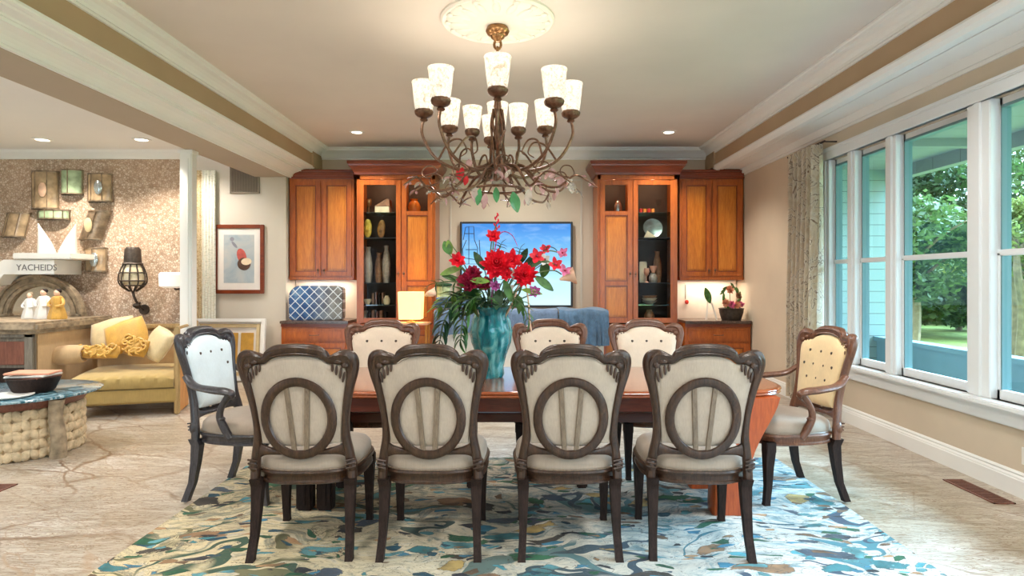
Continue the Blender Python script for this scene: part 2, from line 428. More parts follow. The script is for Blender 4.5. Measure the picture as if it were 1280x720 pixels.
    # fine pen lines
    h = noise(n, warped(.5, (1.0, 2.4, 1), .4, 7), 3.2, 4, .6, 1.6)
    pen = nd(n, 'ShaderNodeMath', operation='COMPARE'); n.links.new(h, pen.inputs[0]); pen.inputs[1].default_value = .47; pen.inputs[2].default_value = .0035
    c = mixc(n, math_('MULTIPLY', pen.outputs[0], .75), c, srgb(74, 66, 56))
    h2 = noise(n, warped(.35, (1.0, 1.9, 1), -.5, 13), 5.5, 5, .65, 1.2)
    p2 = nd(n, 'ShaderNodeMath', operation='COMPARE'); n.links.new(h2, p2.inputs[0]); p2.inputs[1].default_value = .52; p2.inputs[2].default_value = .006
    c = mixc(n, math_('MULTIPLY', p2.outputs[0], .6), c, mixc(n, side, srgb(120, 104, 80), srgb(96, 112, 122)))
    n.links.new(c, b.inputs['Base Color']); b.inputs['Roughness'].default_value = .95; b.inputs['Sheen Weight'].default_value = .05
    bump(n, b, noise(n, v0, 220, 2), .3, .003)
    return m
def m_wallpaper():
    m, n, b = newmat('pebbled_wallpaper')
    v = coords(n); vo = nd(n, 'ShaderNodeTexVoronoi', Scale=36); n.links.new(v, vo.inputs['Vector'])
    ve = nd(n, 'ShaderNodeTexVoronoi', Scale=36, feature='DISTANCE_TO_EDGE'); n.links.new(v, ve.inputs['Vector'])
    sp = n.nodes.new('ShaderNodeSeparateColor'); n.links.new(vo.outputs['Color'], sp.inputs[0])
    c = ramp(n, sp.outputs[0], [(0, srgb(176, 146, 122)), (.5, srgb(206, 182, 158)), (1, srgb(224, 206, 186))])
    c = mixc(n, ramp(n, ve.outputs['Distance'], [(.03, (.75, .75, .75, 1)), (.14, (0, 0, 0, 1))]), c, srgb(140, 112, 90))
    c = mixc(n, ramp(n, noise(n, v, 1.6, 3), [(.35, (.35, .35, .35, 1)), (.6, (0, 0, 0, 1))]), c, srgb(192, 160, 136))
    n.links.new(c, b.inputs['Base Color']); b.inputs['Roughness'].default_value = .8
    bump(n, b, ve.outputs['Distance'], .35, .01); return m
def m_curtain():
    m, n, b = newmat('curtain_pattern')
    v = coords(n, (1.6, 1.6, 1.0)); f = noise(n, v, 2.6, 3, .5, 2.6); g = noise(n, coords(n, (3, 3, 2)), 3, 3, .6, 1.5)
    c = ramp(n, f, [(.40, srgb(226, 212, 190)), (.48, srgb(238, 230, 216)), (.50, srgb(140, 112, 86)), (.52, srgb(240, 234, 222)), (.64, srgb(224, 210, 188))])
    c = mixc(n, .25, c, ramp(n, g, [(.44, srgb(230, 222, 208)), (.5, srgb(176, 154, 130)), (.54, srgb(240, 234, 224))]), 'MULTIPLY')
    n.links.new(c, b.inputs['Base Color']); b.inputs['Roughness'].default_value = .8; b.inputs['Sheen Weight'].default_value = .2
    tr = n.nodes.new('ShaderNodeBsdfTranslucent'); n.links.new(c, tr.inputs[0])
    mx = n.nodes.new('ShaderNodeMixShader'); mx.inputs[0].default_value = .45
    n.links.new(b.outputs[0], mx.inputs[1]); n.links.new(tr.outputs[0], mx.inputs[2]); n.links.new(mx.outputs[0], n.nodes['Material Output'].inputs[0])
    return m
def m_lattice():
    m, n, b = newmat('blue_lattice')
    v = coords(n, (1, 1, 1), (0, math.radians(45), 0))
    s = n.nodes.new('ShaderNodeSeparateXYZ'); n.links.new(v, s.inputs[0])
    outs = []
    for k in (0, 2):
        a = nd(n, 'ShaderNodeMath', operation='PINGPONG'); n.links.new(s.outputs[k], a.inputs[0]); a.inputs[1].default_value = .048
        l = nd(n, 'ShaderNodeMath', operation='LESS_THAN'); n.links.new(a.outputs[0], l.inputs[0]); l.inputs[1].default_value = .006; outs.append(l.outputs[0])
    mxm = nd(n, 'ShaderNodeMath', operation='MAXIMUM'); n.links.new(outs[0], mxm.inputs[0]); n.links.new(outs[1], mxm.inputs[1])
    f = noise(n, coords(n), 7, 4)
    x = n.nodes.new('ShaderNodeSeparateXYZ'); n.links.new(coords(n), x.inputs[0])
    side = nd(n, 'ShaderNodeMapRange'); n.links.new(x.outputs[0], side.inputs[0]); side.inputs[1].default_value = -.1; side.inputs[2].default_value = .3
    base = mixc(n, side.outputs[0], ramp(n, f, [(.3, srgb(34, 64, 118)), (.55, srgb(58, 102, 156)), (.75, srgb(130, 168, 196))]), ramp(n, f, [(.3, srgb(98, 96, 96)), (.6, srgb(150, 152, 148))]))
    c = mixc(n, mxm.outputs[0], base, srgb(214, 224, 230))
    n.links.new(c, b.inputs['Base Color']); b.inputs['Roughness'].default_value = .5; return m
def m_lace():
    m, n, b = newmat('lace_panel')
    v = coords(n)
    s = n.nodes.new('ShaderNodeSeparateXYZ'); n.links.new(v, s.inputs[0])
    mr = nd(n, 'ShaderNodeMapRange'); n.links.new(s.outputs[0], mr.inputs[0]); mr.inputs[1].default_value = -.04; mr.inputs[2].default_value = .0
    f = noise(n, v, 26, 4, .7, 2)
    w = ramp(n, f, [(.4, srgb(168, 138, 92)), (.55, srgb(216, 196, 160))]); c = ramp(n, noise(n, coords(n, (3, 3, 14)), 5, 3), [(.38, srgb(214, 212, 196)), (.5, srgb(240, 236, 222)), (.7, srgb(228, 228, 216))])
    n.links.new(mixc(n, mr.outputs[0], w, c), b.inputs['Base Color']); b.inputs['Roughness'].default_value = .8
    bump(n, b, f, .4, .006); return m
def m_screen():
    m, n, b = newmat('screen_picture')
    v = coords(n); s = n.nodes.new('ShaderNodeSeparateXYZ'); n.links.new(v, s.inputs[0])
    mr = nd(n, 'ShaderNodeMapRange'); n.links.new(s.outputs[2], mr.inputs[0]); mr.inputs[1].default_value = 0; mr.inputs[2].default_value = 1.2
    c = ramp(n, mr.outputs[0], [(0, srgb(196, 234, 244)), (.35, srgb(172, 218, 240)), (.62, srgb(116, 180, 228)), (1, srgb(62, 130, 204))])
    f = noise(n, coords(n, (1, 1, 2.6)), 2.6, 6, .6, .6)
    c = mixc(n, ramp(n, f, [(.46, (0, 0, 0, 1)), (.95, (.45, .45, .45, 1))]), c, srgb(214, 236, 246))
    b.inputs['Base Color'].default_value = (.01, .01, .01, 1); n.links.new(c, b.inputs['Emission Color']); b.inputs['Emission Strength'].default_value = 1.1; b.inputs['Specular IOR Level'].default_value = .1
    b.inputs['Roughness'].default_value = .25; return m
def m_print():
    m, n, b = newmat('print_paper'); v = coords(n)
    c = ramp(n, noise(n, v, 3.2, 4, .6, .8), [(.3, srgb(150, 170, 184)), (.5, srgb(182, 190, 192)), (.7, srgb(200, 196, 190))])
    n.links.new(c, b.inputs['Base Color']); b.inputs['Roughness'].default_value = .6; return m
def m_vase():
    m, n, b = newmat('teal_glass'); v = coords(n)
    f = noise(n, coords(n, (1, 1, .5)), 14, 4, .6, 1)
    c = ramp(n, f, [(.3, srgb(14, 96, 114)), (.48, srgb(36, 160, 172)), (.66, srgb(140, 220, 220))])
    n.links.new(c, b.inputs['Base Color']); b.inputs['Roughness'].default_value = .06
    b.inputs['Transmission Weight'].default_value = .45; b.inputs['IOR'].default_value = 1.3; b.inputs['Coat Weight'].default_value = .6
    return m
def m_shade():
    m = bpy.data.materials.new('mottled_glass_shade'); m.use_nodes = True; n = m.node_tree; n.nodes.clear()
    o = n.nodes.new('ShaderNodeOutputMaterial'); v = coords(n)
    f = noise(n, v, 26, 5, .65, 1.6)
    c = ramp(n, f, [(.34, srgb(196, 178, 150)), (.46, srgb(234, 222, 200)), (.54, srgb(250, 244, 230)), (.68, srgb(222, 208, 186))])
    tl = n.nodes.new('ShaderNodeBsdfTranslucent'); n.links.new(mixc(n, 1.0, c, (.22, .2, .17, 1), 'MULTIPLY'), tl.inputs[0])
    tp = n.nodes.new('ShaderNodeBsdfTransparent'); gl = nd(n, 'ShaderNodeBsdfGlossy', Roughness=.15)
    em = nd(n, 'ShaderNodeEmission', Strength=.72); n.links.new(c, em.inputs[0])
    a = n.nodes.new('ShaderNodeMixShader'); a.inputs[0].default_value = .12; n.links.new(tl.outputs[0], a.inputs[1]); n.links.new(tp.outputs[0], a.inputs[2])
    d = n.nodes.new('ShaderNodeMixShader'); d.inputs[0].default_value = .1; n.links.new(a.outputs[0], d.inputs[1]); n.links.new(gl.outputs[0], d.inputs[2])
    e = n.nodes.new('ShaderNodeAddShader'); n.links.new(d.outputs[0], e.inputs[0]); n.links.new(em.outputs[0], e.inputs[1]); n.links.new(e.outputs[0], o.inputs[0])
    return m
def m_petalglass(name, col, mix=.5):
    m = bpy.data.materials.new(name); m.use_nodes = True; n = m.node_tree
    b = n.nodes['Principled BSDF']; o = n.nodes['Material Output']
    n.links.new(ramp(n, noise(n, coords(n), 20, 3), [(.3, tuple(c*.7 for c in col[:3])+(1,)), (.7, col)]), b.inputs['Base Color']); b.inputs['Roughness'].default_value = .15
    t = n.nodes.new('ShaderNodeBsdfTransparent'); x = n.nodes.new('ShaderNodeMixShader'); x.inputs[0].default_value = mix
    n.links.new(t.outputs[0], x.inputs[1]); n.links.new(b.outputs[0], x.inputs[2]); n.links.new(x.outputs[0], o.inputs[0]); return m
def m_foliage(name, a, c2):
    m, n, b = newmat(name)
    oi = noise(n, coords(n), .9, 4); g = noise(n, coords(n), 9, 2)
    c = mixc(n, .5, ramp(n, oi, [(.35, a), (.65, c2)]), ramp(n, g, [(.3, a), (.7, c2)]))
    n.links.new(c, b.inputs['Base Color']); b.inputs['Roughness'].default_value = .6
    tr = n.nodes.new('ShaderNodeBsdfTranslucent'); n.links.new(c, tr.inputs[0]); mx = n.nodes.new('ShaderNodeMixShader'); mx.inputs[0].default_value = .35
    n.links.new(b.outputs[0], mx.inputs[1]); n.links.new(tr.outputs[0], mx.inputs[2]); n.links.new(mx.outputs[0], n.nodes['Material Output'].inputs[0])
    return m
def m_siding(name, col, step=.16, axis=2):
    m, n, b = newmat(name); s = n.nodes.new('ShaderNodeSeparateXYZ'); n.links.new(coords(n), s.inputs[0])
    a = nd(n, 'ShaderNodeMath', operation='MODULO'); ad = nd(n, 'ShaderNodeMath', operation='ADD'); n.links.new(s.outputs[axis], ad.inputs[0]); ad.inputs[1].default_value = 50
    n.links.new(ad.outputs[0], a.inputs[0]); a.inputs[1].default_value = step
    l = nd(n, 'ShaderNodeMath', operation='LESS_THAN'); n.links.new(a.outputs[0], l.inputs[0]); l.inputs[1].default_value = .012
    n.links.new(mixc(n, l.outputs[0], col, tuple(c*.5 for c in col[:3])+(1,)), b.inputs['Base Color']); b.inputs['Roughness'].default_value = .7; return m
def m_teal_top():
    m, n, b = newmat('teal_painted_top')
    f = noise(n, coords(n, (1, 3, 1)), 3.5, 5, .6, 2)
    c = ramp(n, f, [(.32, srgb(20, 66, 84)), (.46, srgb(44, 108, 128)), (.54, srgb(170, 196, 204)), (.6, srgb(36, 92, 112)), (.75, srgb(110, 150, 162))])
    n.links.new(c, b.inputs['Base Color']); b.inputs['Roughness'].default_value = .12; b.inputs['Coat Weight'].default_value = .5; return m
def m_medallion():
    return plain('plaster_white', srgb(232, 226, 214), .7, var=.02, vs=8)
M['floor'] = m_floor(); M['rug'] = m_rug(); M['wallpaper'] = m_wallpaper(); M['curtain'] = m_curtain(); M['lattice'] = m_lattice()
M['lace'] = m_lace(); M['screen'] = m_screen(); M['print'] = m_print(); M['vase'] = m_vase(); M['shade'] = m_shade(); M['teal_top'] = m_teal_top()
M['plaster'] = m_medallion()
M['glass_green'] = m_petalglass('green_glass_leaf', srgb(90, 170, 110), .8)
M['glass_pink'] = m_petalglass('pink_glass_petal', srgb(226, 176, 176), .55)
M['glass_clear'] = m_petalglass('clear_glass_petal', srgb(226, 214, 200), .4)
M['glass_red'] = m_petalglass('red_glass_petal', srgb(214, 40, 50), .85)
M['tree_mid'] = m_foliage('foliage_mid', srgb(46, 74, 36), srgb(96, 118, 60)); M['tree_lite'] = m_foliage('foliage_light', srgb(84, 104, 44), srgb(146, 152, 84)); M['tree_dark'] = m_foliage('foliage_dark', srgb(28, 52, 28), srgb(66, 92, 48))
M['bark'] = plain('bark', srgb(120, 104, 82), .9, var=.2, vs=8)
M['grass'] = plain('lawn_grass', srgb(124, 138, 66), .95, var=.15, vs=2)
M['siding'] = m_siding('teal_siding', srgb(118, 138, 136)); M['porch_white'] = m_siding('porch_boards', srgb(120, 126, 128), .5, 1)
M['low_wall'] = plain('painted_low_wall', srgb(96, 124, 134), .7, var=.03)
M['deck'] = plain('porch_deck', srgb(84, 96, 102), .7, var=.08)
M['paper'] = plain('paper_white', srgb(236, 230, 222), .7, var=.02)
M['ink'] = plain('ink', srgb(120, 116, 112), .7, var=.02)

# ------------------------------------------------------------------ the room shell
XR = 3.326; YB = 9.4; YF = -2.0; ZC = 3.40
struct('floor', MB().box(-9, XR+.15, YF, YB+.2, -.12, 0), M['floor'])
mb = MB(); mb.box(-2.97, 2.90, YF, YB, ZC, ZC+.1); struct('ceiling', mb, M['ceiling'])
struct('ceiling_living', MB().box(-9, -3.74, YF, 7.75, 3.0, 3.1), M['white_ceiling'])
struct('ceiling_alcove', MB().box(-9, -3.74, 7.75, 9.2, 3.22, 3.32), M['white_ceiling'])
# back wall behind the cabinets and the tan drop above them
mb = MB(); mb.box(-3.32, XR+.15, YB, YB+.12, 0, 3.5); struct('wall_back', mb, M['wall'])
mb = MB(); mb.box(-3.32, -2.92, 8.99, YB, 3.06, 3.45); mb.box(2.85, XR, 9.0, YB, 3.06, 3.45); mb.box(-3.32, -2.93, 9.2, YB, 3.0, 3.06); mb.box(2.86, XR, 9.2, YB, 3.0, 3.06); struct('wall_soffit', mb, M['wall_tan'])
struct('wall_alcove', MB().box(-9, -3.32, 9.0, YB+.12, 0, 3.3), M['wall_pale'])
struct('wall_living', MB().box(-9, -4.03, 7.6, 7.72, 0, 3.0), M['wallpaper'])
# unseen rear wall behind the camera, its openings shaped to set the incoming light
mb = MB(); mb.box(-9, -6.5, YF-.15, YF, 0, 3.5); mb.box(-6.5, XR+.15, YF-.15, YF, 2.5, 3.5); mb.box(-4.4, 1.3, YF-.15, YF, 0, 2.5); mb.box(2.8, XR+.15, YF-.15, YF, 0, 2.5)
struct('wall_rear', mb, M['wall'])
struct('wall_far_left', MB().box(-9.1, -9, YF, YB, 0, 3.3), M['wall_pale'])
# right wall with the window opening: Y 3.3..6.62, Z .56..2.78
wy0, wy1, wz0, wz1 = 3.42, 6.66, .60, 2.70
mb = MB()
mb.box(XR, XR+.15, YF, YB, 0, wz0); mb.box(XR, XR+.15, YF, YB, wz1, 3.5); mb.box(XR, XR+.15, wy1, YB, wz0, wz1); mb.box(XR, XR+.15, 2.9, wy0, wz0, wz1)
mb.box(XR, XR+.15, YF, -.6, wz0, wz1)
struct('wall_right', mb, M['wall'])
# tray: tan risers, crown mouldings, soffits
def crown(name, prof, y0, y1, mat, closed=True):
    return struct(name, MB().prism(prof, y0, y1, 'y'), mat)
def cove(x0, z0, x1, z1, th=.03, n=6, bulge=.22):
    """moulding profile from the lower lip on the riser to the upper lip at the ceiling"""
    dx, dz = x1-x0, z1-z0; nx, nz = dz, -dx
    L = math.hypot(nx, nz); nx /= L; nz /= L
    s = 1 if (nx*(-x0) > 0) else -1
    pts = []
    for i in range(n+1):
        t = i/n; e = -bulge*math.sin(PI*t)*L
        st = .05*L if (i % 2) else 0
        pts.append((x0+dx*t+s*nx*0, z0+dz*t) if False else (x0+dx*t-nx*s*e*-.0+(-nx*s)*(-e)*.0+(-(nx*s))*(-e)*1.0*-1, z0+dz*t+(-(nz*s))*(-e)*-1))
    return pts
def crown_profile(sx, xw, zt, w, h):
    """classic crown against riser x=xw (room side towards 0), top at zt, projecting w, height h. sx = sign of x"""
    q = [(0, h), (.12*w, h), (.12*w, .84*h), (.22*w, .88*h), (.24*w, .70*h), (.36*w, .50*h), (.54*w, .34*h), (.74*w, .25*h), (.74*w, .34*h), (.82*w, .30*h), (.84*w, .14*h), (.92*w, .20*h), (w, .14*h), (w, 0), (0, 0)]
    return [(xw-sx*a, zt-b) for a, b in q]
for sx, xw, nm in ((-1, -2.95, 'left'), (1, 2.88, 'right')):
    struct('wall_riser_'+nm, MB().box(*(sorted((xw, xw+sx*.03))), YF, YB, 3.06, ZC), M['wall_tan'])
    struct('trim_crown_'+nm, MB().prism(crown_profile(sx, xw, ZC, .17, .135), YF, YB, 'y'), M['trim'])
mb = MB().rings([[(p[0]*0+x, YB-abs(p[0]-0), p[1]) for p in [(a, b) for a, b in [(0, ZC-.16), (.02, ZC-.16), (.02, ZC-.14), (.04, ZC-.13), (.08, ZC-.08), (.14, ZC-.045), (.15, ZC-.02), (.17, ZC-.015), (.17, ZC), (0, ZC)]]] for x in (-2.93, 2.86)])
struct('trim_crown_back', mb, M['trim'])
# left beam: tan underside, white cove, blue-white ledge
struct('wall_beam', MB().box(-3.76, -3.30, YF, 9.0, 2.915, 3.5), M['beam_face'])
lp = [(-3.30, 2.93), (-3.285, 2.912), (-3.26, 2.912), (-3.258, 2.932), (-3.245, 2.928), (-3.235, 2.95), (-3.215, 2.972), (-3.18, 2.993), (-3.13, 3.006), (-3.11, 3.004), (-3.108, 3.028), (-3.09, 3.024), (-3.086, 3.04), (-3.00, 3.046), (-2.985, 3.036), (-2.975, 3.048), (-2.955, 3.044), (-2.93, 3.048), (-2.925, 3.06), (-2.93, 3.078), (-3.30, 3.078)]
struct('trim_beam_cove', MB().prism(lp, YF, 9.06, 'y'), M['trim'])
# right soffit board with small mouldings
rp = [(XR, 2.955), (XR-.02, 2.955), (XR-.022, 2.982), (XR-.045, 2.976), (XR-.058, 3.028), (XR-.075, 3.018), (XR-.08, 3.04), (3.03, 3.04), (3.026, 3.06), (3.012, 3.06), (3.008, 3.036), (2.995, 3.03), (2.94, 3.03), (2.936, 3.016), (2.90, 3.018), (2.87, 3.04), (2.85, 3.07), (2.86, 3.09), (XR, 3.09)]
struct('trim_soffit_right', MB().prism(rp, YF, 9.06, 'y'), M['trim'])
struct('wall_soffit_core', MB().box(2.91, XR, YF, 9.06, 3.09, 3.5), M['wall_tan'])
# baseboards
def bb(sx, xw):
    q = [(0, 0), (.022, 0), (.022, .11), (.018, .118), (.018, .125), (.010, .14), (.012, .15), (.004, .165), (0, .165)]
    return [(xw-sx*a, b) for a, b in q]
struct('baseboard_right', MB().prism(bb(1, XR), YF, 8.75, 'y'), M['trim'])
struct('baseboard_alcove', MB().box(-9, -3.32, 8.975, 9.0, 0, .15), M['trim'])
struct('baseboard_living', MB().box(-9, -4.03, 7.575, 7.6, 0, .15), M['trim'])
struct('baseboard_back', MB().box(-1.13, 1.13, 9.375, 9.4, 0, .15), M['trim'])
# living-room crown and white corner post
struct('trim_living_crown', MB().prism([(7.6, 2.90), (7.57, 2.90), (7.55, 2.93), (7.51, 2.97), (7.49, 3.0), (7.6, 3.0)], -9, -4.03, 'x'), M['trim'])
mb = MB(); mb.box(-3.83, -3.69, 7.1, 7.22, 0, 2.914, .01); mb.box(-3.845, -3.675, 7.085, 7.235, 2.87, 2.914, .006); mb.box(-3.84, -3.68, 7.09, 7.23, 0, .16, .006)
mb.box(-3.80, -3.72, 7.09, 7.11, .22, 2.82, .008)
struct('trim_corner_post', mb, M['trim'])
# wall panel moulding behind the screen
mb = MB()
for a, b, c, d in ((-1.0, -.97, .3, 2.95), (.97, 1.0, .3, 2.95), (-1.0, 1.0, 2.92, 2.95)):
    mb.box(a, b, 9.385, 9.4, c, d, .005)
struct('trim_wall_panel', mb, M['wall_pale'])

# ------------------------------------------------------------------ window: casing, mullions, sashes
mb = MB()
mb.box(XR-.03, XR+.02, wy0-.14, wy1+.12, wz1, wz1+.10, .006); mb.box(XR-.05, XR, wy0-.16, wy1+.14, wz1+.09, wz1+.125, .008); mb.box(XR-.04, XR, wy0-.16, wy1+.14, wz1+.0, wz1+.02, .004)
mb.box(XR-.03, XR+.02, wy1, wy1+.12, wz0-.02, wz1, .006); mb.box(XR-.03, XR+.02, wy0-.13, wy0, wz0-.02, wz1, .006)
struct('window_casing', mb, M['trim_blue'])
mb = MB(); mb.box(XR-.09, XR+.10, wy0-.16, wy1+.14, wz0-.045, wz0, .012); mb.box(XR-.035, XR, wy0-.13, wy1+.12, wz0-.15, wz0-.045, .01)
struct('window_sill', mb, M['trim_blue'])
panes = [(6.24, 6.60), (5.60, 6.10), (4.585, 5.44), (3.50, 4.36)]
mb = MB()
edges = [wy0]+[v for p in sorted(panes) for v in p]+[wy1]
for i in range(0, len(edges), 2):
    mb.box(XR-.015, XR+.11, edges[i], edges[i+1], wz0, wz1, .006)
    if edges[i+1]-edges[i] > .12:
        c = (edges[i]+edges[i+1])/2; mb.box(XR-.03, XR, c-.035, c+.035, wz0, wz1, .006)
struct('window_mullions', mb, M['trim_blue'])
M['sash_edge'] = plain('sash_edge_teal', srgb(96, 128, 132), .5, var=.02)
for k, (a, b) in enumerate(panes):
    e = empty('window_%d' % (k+1), (XR, (a+b)/2, wz0), kind='structure')
    mb = MB(); zm = 1.62; w = .028
    x0, x1 = XR+.035, XR+.075
    for (q0, q1, r0, r1, xa, xb) in ((a, b, wz0, wz0+.07, x0, x1), (a, b, zm-.022, zm+.022, x0, x1), (a, a+w, wz0, zm, x0, x1), (b-w, b, wz0, zm, x0, x1),
                                     (a, b, wz1-.055, wz1, x0+.02, x1+.02), (a, a+w, zm, wz1, x0+.02, x1+.02), (b-w, b, zm, wz1, x0+.02, x1+.02)):
        mb.box(xa, xb, q0, q1, r0, r1, .004)
    fr = mb.build('sash', M['trim_blue'], e, smooth=False)
    mb = MB()
    for (q0, q1, r0, r1) in ((a+w, a+w+.012, wz0+.07, wz1-.055), (b-w-.012, b-w, wz0+.07, wz1-.055), (a+w, b-w, wz1-.075, wz1-.055)):
        mb.box(x0+.004, x1+.03, q0, q1, r0, r1)
    mb.build('gasket', M['sash_edge'], e, smooth=False)
    MB().box(x0+.018, x0+.022, a+w, b-w, wz0+.07, zm-.02).build('pane', M['glass'], e, smooth=False)
    MB().box(x0+.036, x0+.040, a+w, b-w, zm+.02, wz1-.055).build('pane', M['glass'], e, smooth=False)

# ------------------------------------------------------------------ outside: porch, lawn, trees
struct('ground_lawn', MB().box(5.5, 60, -30, 80, -.5, -.35), M['grass'])
struct('ground_porch_deck', MB().box(XR+.15, 5.5, -6, 12, -.3, -.05), M['deck'])
mb = MB(); mb.box(XR+.15, 5.55, -6, 9.1, 3.02, 3.12)
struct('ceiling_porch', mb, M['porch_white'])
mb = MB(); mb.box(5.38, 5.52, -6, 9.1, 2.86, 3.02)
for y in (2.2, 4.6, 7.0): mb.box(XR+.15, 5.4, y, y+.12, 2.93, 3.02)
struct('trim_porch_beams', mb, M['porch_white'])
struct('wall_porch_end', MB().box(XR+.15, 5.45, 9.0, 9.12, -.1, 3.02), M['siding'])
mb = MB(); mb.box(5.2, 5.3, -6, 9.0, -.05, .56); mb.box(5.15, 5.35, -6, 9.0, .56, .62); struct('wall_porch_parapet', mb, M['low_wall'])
def leafmass(mb, c, r, n, rnd, size=.16):
    n = int(n*2.2); size *= .62
    for _ in range(n):
        u = rnd.uniform(-1, 1); t = rnd.uniform(0, 2*PI); q = (1-u*u)**.5; k = rnd.uniform(.55, 1.05)
        p = Vector((c[0]+r[0]*q*math.cos(t)*k, c[1]+r[1]*q*math.sin(t)*k, c[2]+r[2]*u*k))
        a = Vector((rnd.gauss(0, 1), rnd.gauss(0, 1), rnd.gauss(0, .6))).normalized(); b = a.cross(Vector((rnd.gauss(0, 1), rnd.gauss(0, 1), rnd.gauss(0, 1)))).normalized()
        s = size*rnd.uniform(.6, 1.4)
        v = [mb.bm.verts.new(x) for x in (p-a*s, p-b*s*.45, p+a*s, p+b*s*.45)]
        mb.bm.faces.new(v)
def tree(x, y, h, r, mat, label, seed, low=1.2, n=2600, size=.17, kind='garden_tree', cat='tree', trunks=1):
    rnd = random.Random(seed)
    e = empty(kind, (x, y, -.4), label, cat, 'trees and shrubs in the garden')
    mb = MB()
    for t in range(trunks):
        ox = rnd.uniform(-.5, .5)*(trunks > 1); oy = rnd.uniform(-.8, .8)*(trunks > 1)
        pts = [(x+ox, y+oy, -.4), (x+ox*1.3+.08, y+oy*1.2, h*.25), (x+ox*1.6-.06, y+oy*1.5, h*.55), (x+ox*1.2, y+oy, h*.8)]
        mb.tube(pts, [.11, .09, .07, .03], 8, 4)
        for k in range(4):
            z = h*rnd.uniform(.35, .7); an = rnd.uniform(0, 2*PI); L = r*rnd.uniform(.5, .9)
            mb.tube([(x+ox*1.4, y+oy*1.3, z), (x+ox+math.cos(an)*L*.5, y+oy+math.sin(an)*L*.5, z+.5), (x+ox+math.cos(an)*L, y+oy+math.sin(an)*L, z+.8)], [.04, .03, .012], 6, 3)
    mb.build('trunk', M['bark'], e)
    mb = MB(); blobs = 11
    for k in range(blobs):
        an = rnd.uniform(0, 2*PI); q = rnd.uniform(.1, .8)*r; z = rnd.uniform(low+.3, h)
        rr = r*rnd.uniform(.38, .62)*(1-.35*abs(z-(h+low)/2)/((h-low)/2+.01))
        leafmass(mb, (x+math.cos(an)*q, y+math.sin(an)*q, z), (rr, rr, rr*.7), n//blobs, rnd, size)
    mb.build('foliage', mat, e, smooth=False)
tree(8.0, 12.6, 3.4, 1.4, M['tree_mid'], 'bushy green tree close to the porch seen through the wide middle window', 3, .9, 3600, .12)
tree(10.9, 13.6, 3.0, 1.3, M['tree_lite'], 'pale yellow-green tree with thin stems beyond the porch parapet', 5, 1.3, 2600, .11, trunks=4)
tree(11.2, 18.2, 4.4, 2.1, M['tree_dark'], 'tall dark green tree farther off in the garden', 8, .6, 3800, .16)
tree(15.4, 18.6, 5.0, 2.2, M['tree_mid'], 'broad mid-green tree at the back of the garden', 11, .4, 4200, .18)
tree(19.4, 23.4, 5.2, 2.6, M['tree_lite'], 'light green tree at the far edge of the lawn', 14, .4, 3600, .18)
tree(9.6, 10.7, 2.9, .9, M['tree_mid'], 'slim tree with a bare crooked trunk seen through the foremost window', 21, 1.9, 1500, .11, kind='garden_tree')
tree(14.0, 14.8, 2.6, 1.7, M['tree_dark'], 'rounded dark shrub on the lawn behind the slim tree', 25, .0, 2800, .14, kind='garden_shrub', cat='shrub')
tree(20.4, 18.4, 5.4, 2.5, M['tree_dark'], 'tall dark tree beyond the lawn, farthest from the house', 31, .3, 4200, .2)
tree(13.6, 23.6, 5.4, 2.8, M['tree_mid'], 'dense green tree behind the corner of the porch wall', 35, .2, 4200, .2)
tree(26.0, 27.5, 6.6, 3.4, M['tree_mid'], 'large leafy tree filling the gap between the far trees', 37, .2, 4200, .24)
tree(18.5, 30.0, 6.8, 3.6, M['tree_dark'], 'large dark tree at the very back of the garden', 39, .2, 4200, .24)

for x_, y_, r_, lab_, sd_ in ((15.6, 22.0, 1.8, 'low round shrub behind the parapet in line with the wide middle window', 51), (18.6, 25.6, 2.0, 'low shrub in front of the far trees', 52), (12.6, 20.4, 1.5, 'small low shrub beside the tall dark green tree', 53), (22.6, 24.2, 2.2, 'wide low shrub at the lawn edge, farthest from the house', 54), (16.2, 26.4, 2.0, 'low shrub half hidden behind the rounder one', 55), (21.0, 29.4, 2.4, 'distant low shrub under the largest tree', 56)):
    tree(x_, y_, 2.5, r_, M['tree_mid'], lab_, sd_, -.2, 2600, .2, kind='garden_shrub', cat='shrub')
# ------------------------------------------------------------------ rug
e_rug = MB().box(-2.06, 2.07, 1.9, 4.98, .001, .014, .004).build('area_rug', M['rug'], smooth=False, label='large patterned area rug with teal, green and ochre shards under the dining table', cat='rug')

# ------------------------------------------------------------------ dining chairs
def yb(z): return -.25-.125*(max(0, z-.45)/.65)**1.25
def bp(u, z, d=0): return Vector((u, yb(z)+.035*(u/.3)**2+d, z))
OUT = [(.272, .40), (.268, .47), (.258, .54), (.243, .62), (.242, .70), (.252, .78), (.272, .87), (.293, .94), (.303, 1.0), (.292, 1.045), (.262, 1.068), (.225, 1.07), (.188, 1.055), (.164, 1.042), (.149, 1.066), (.105, 1.095), (.05, 1.102), (0, 1.104)]
INN = [(.222, .40), (.218, .47), (.210, .54), (.200, .62), (.206, .70), (.214, .78), (.228, .87), (.238, .93), (.238, .962), (.225, .985), (.200, .995), (.175, .998), (.158, 1.00), (.140, 1.012), (.118, 1.026), (.085, 1.036), (.045, 1.041), (0, 1.042)]
PAN = [(.198, .585), (.20, .62), (.208, .70), (.216, .78), (.230, .87), (.240, .93), (.240, .962), (.227, .985), (.200, .995), (.178, .998), (.160, .998), (.142, 1.006), (.120, 1.022), (.085, 1.034), (.045, 1.040), (0, 1.041)]
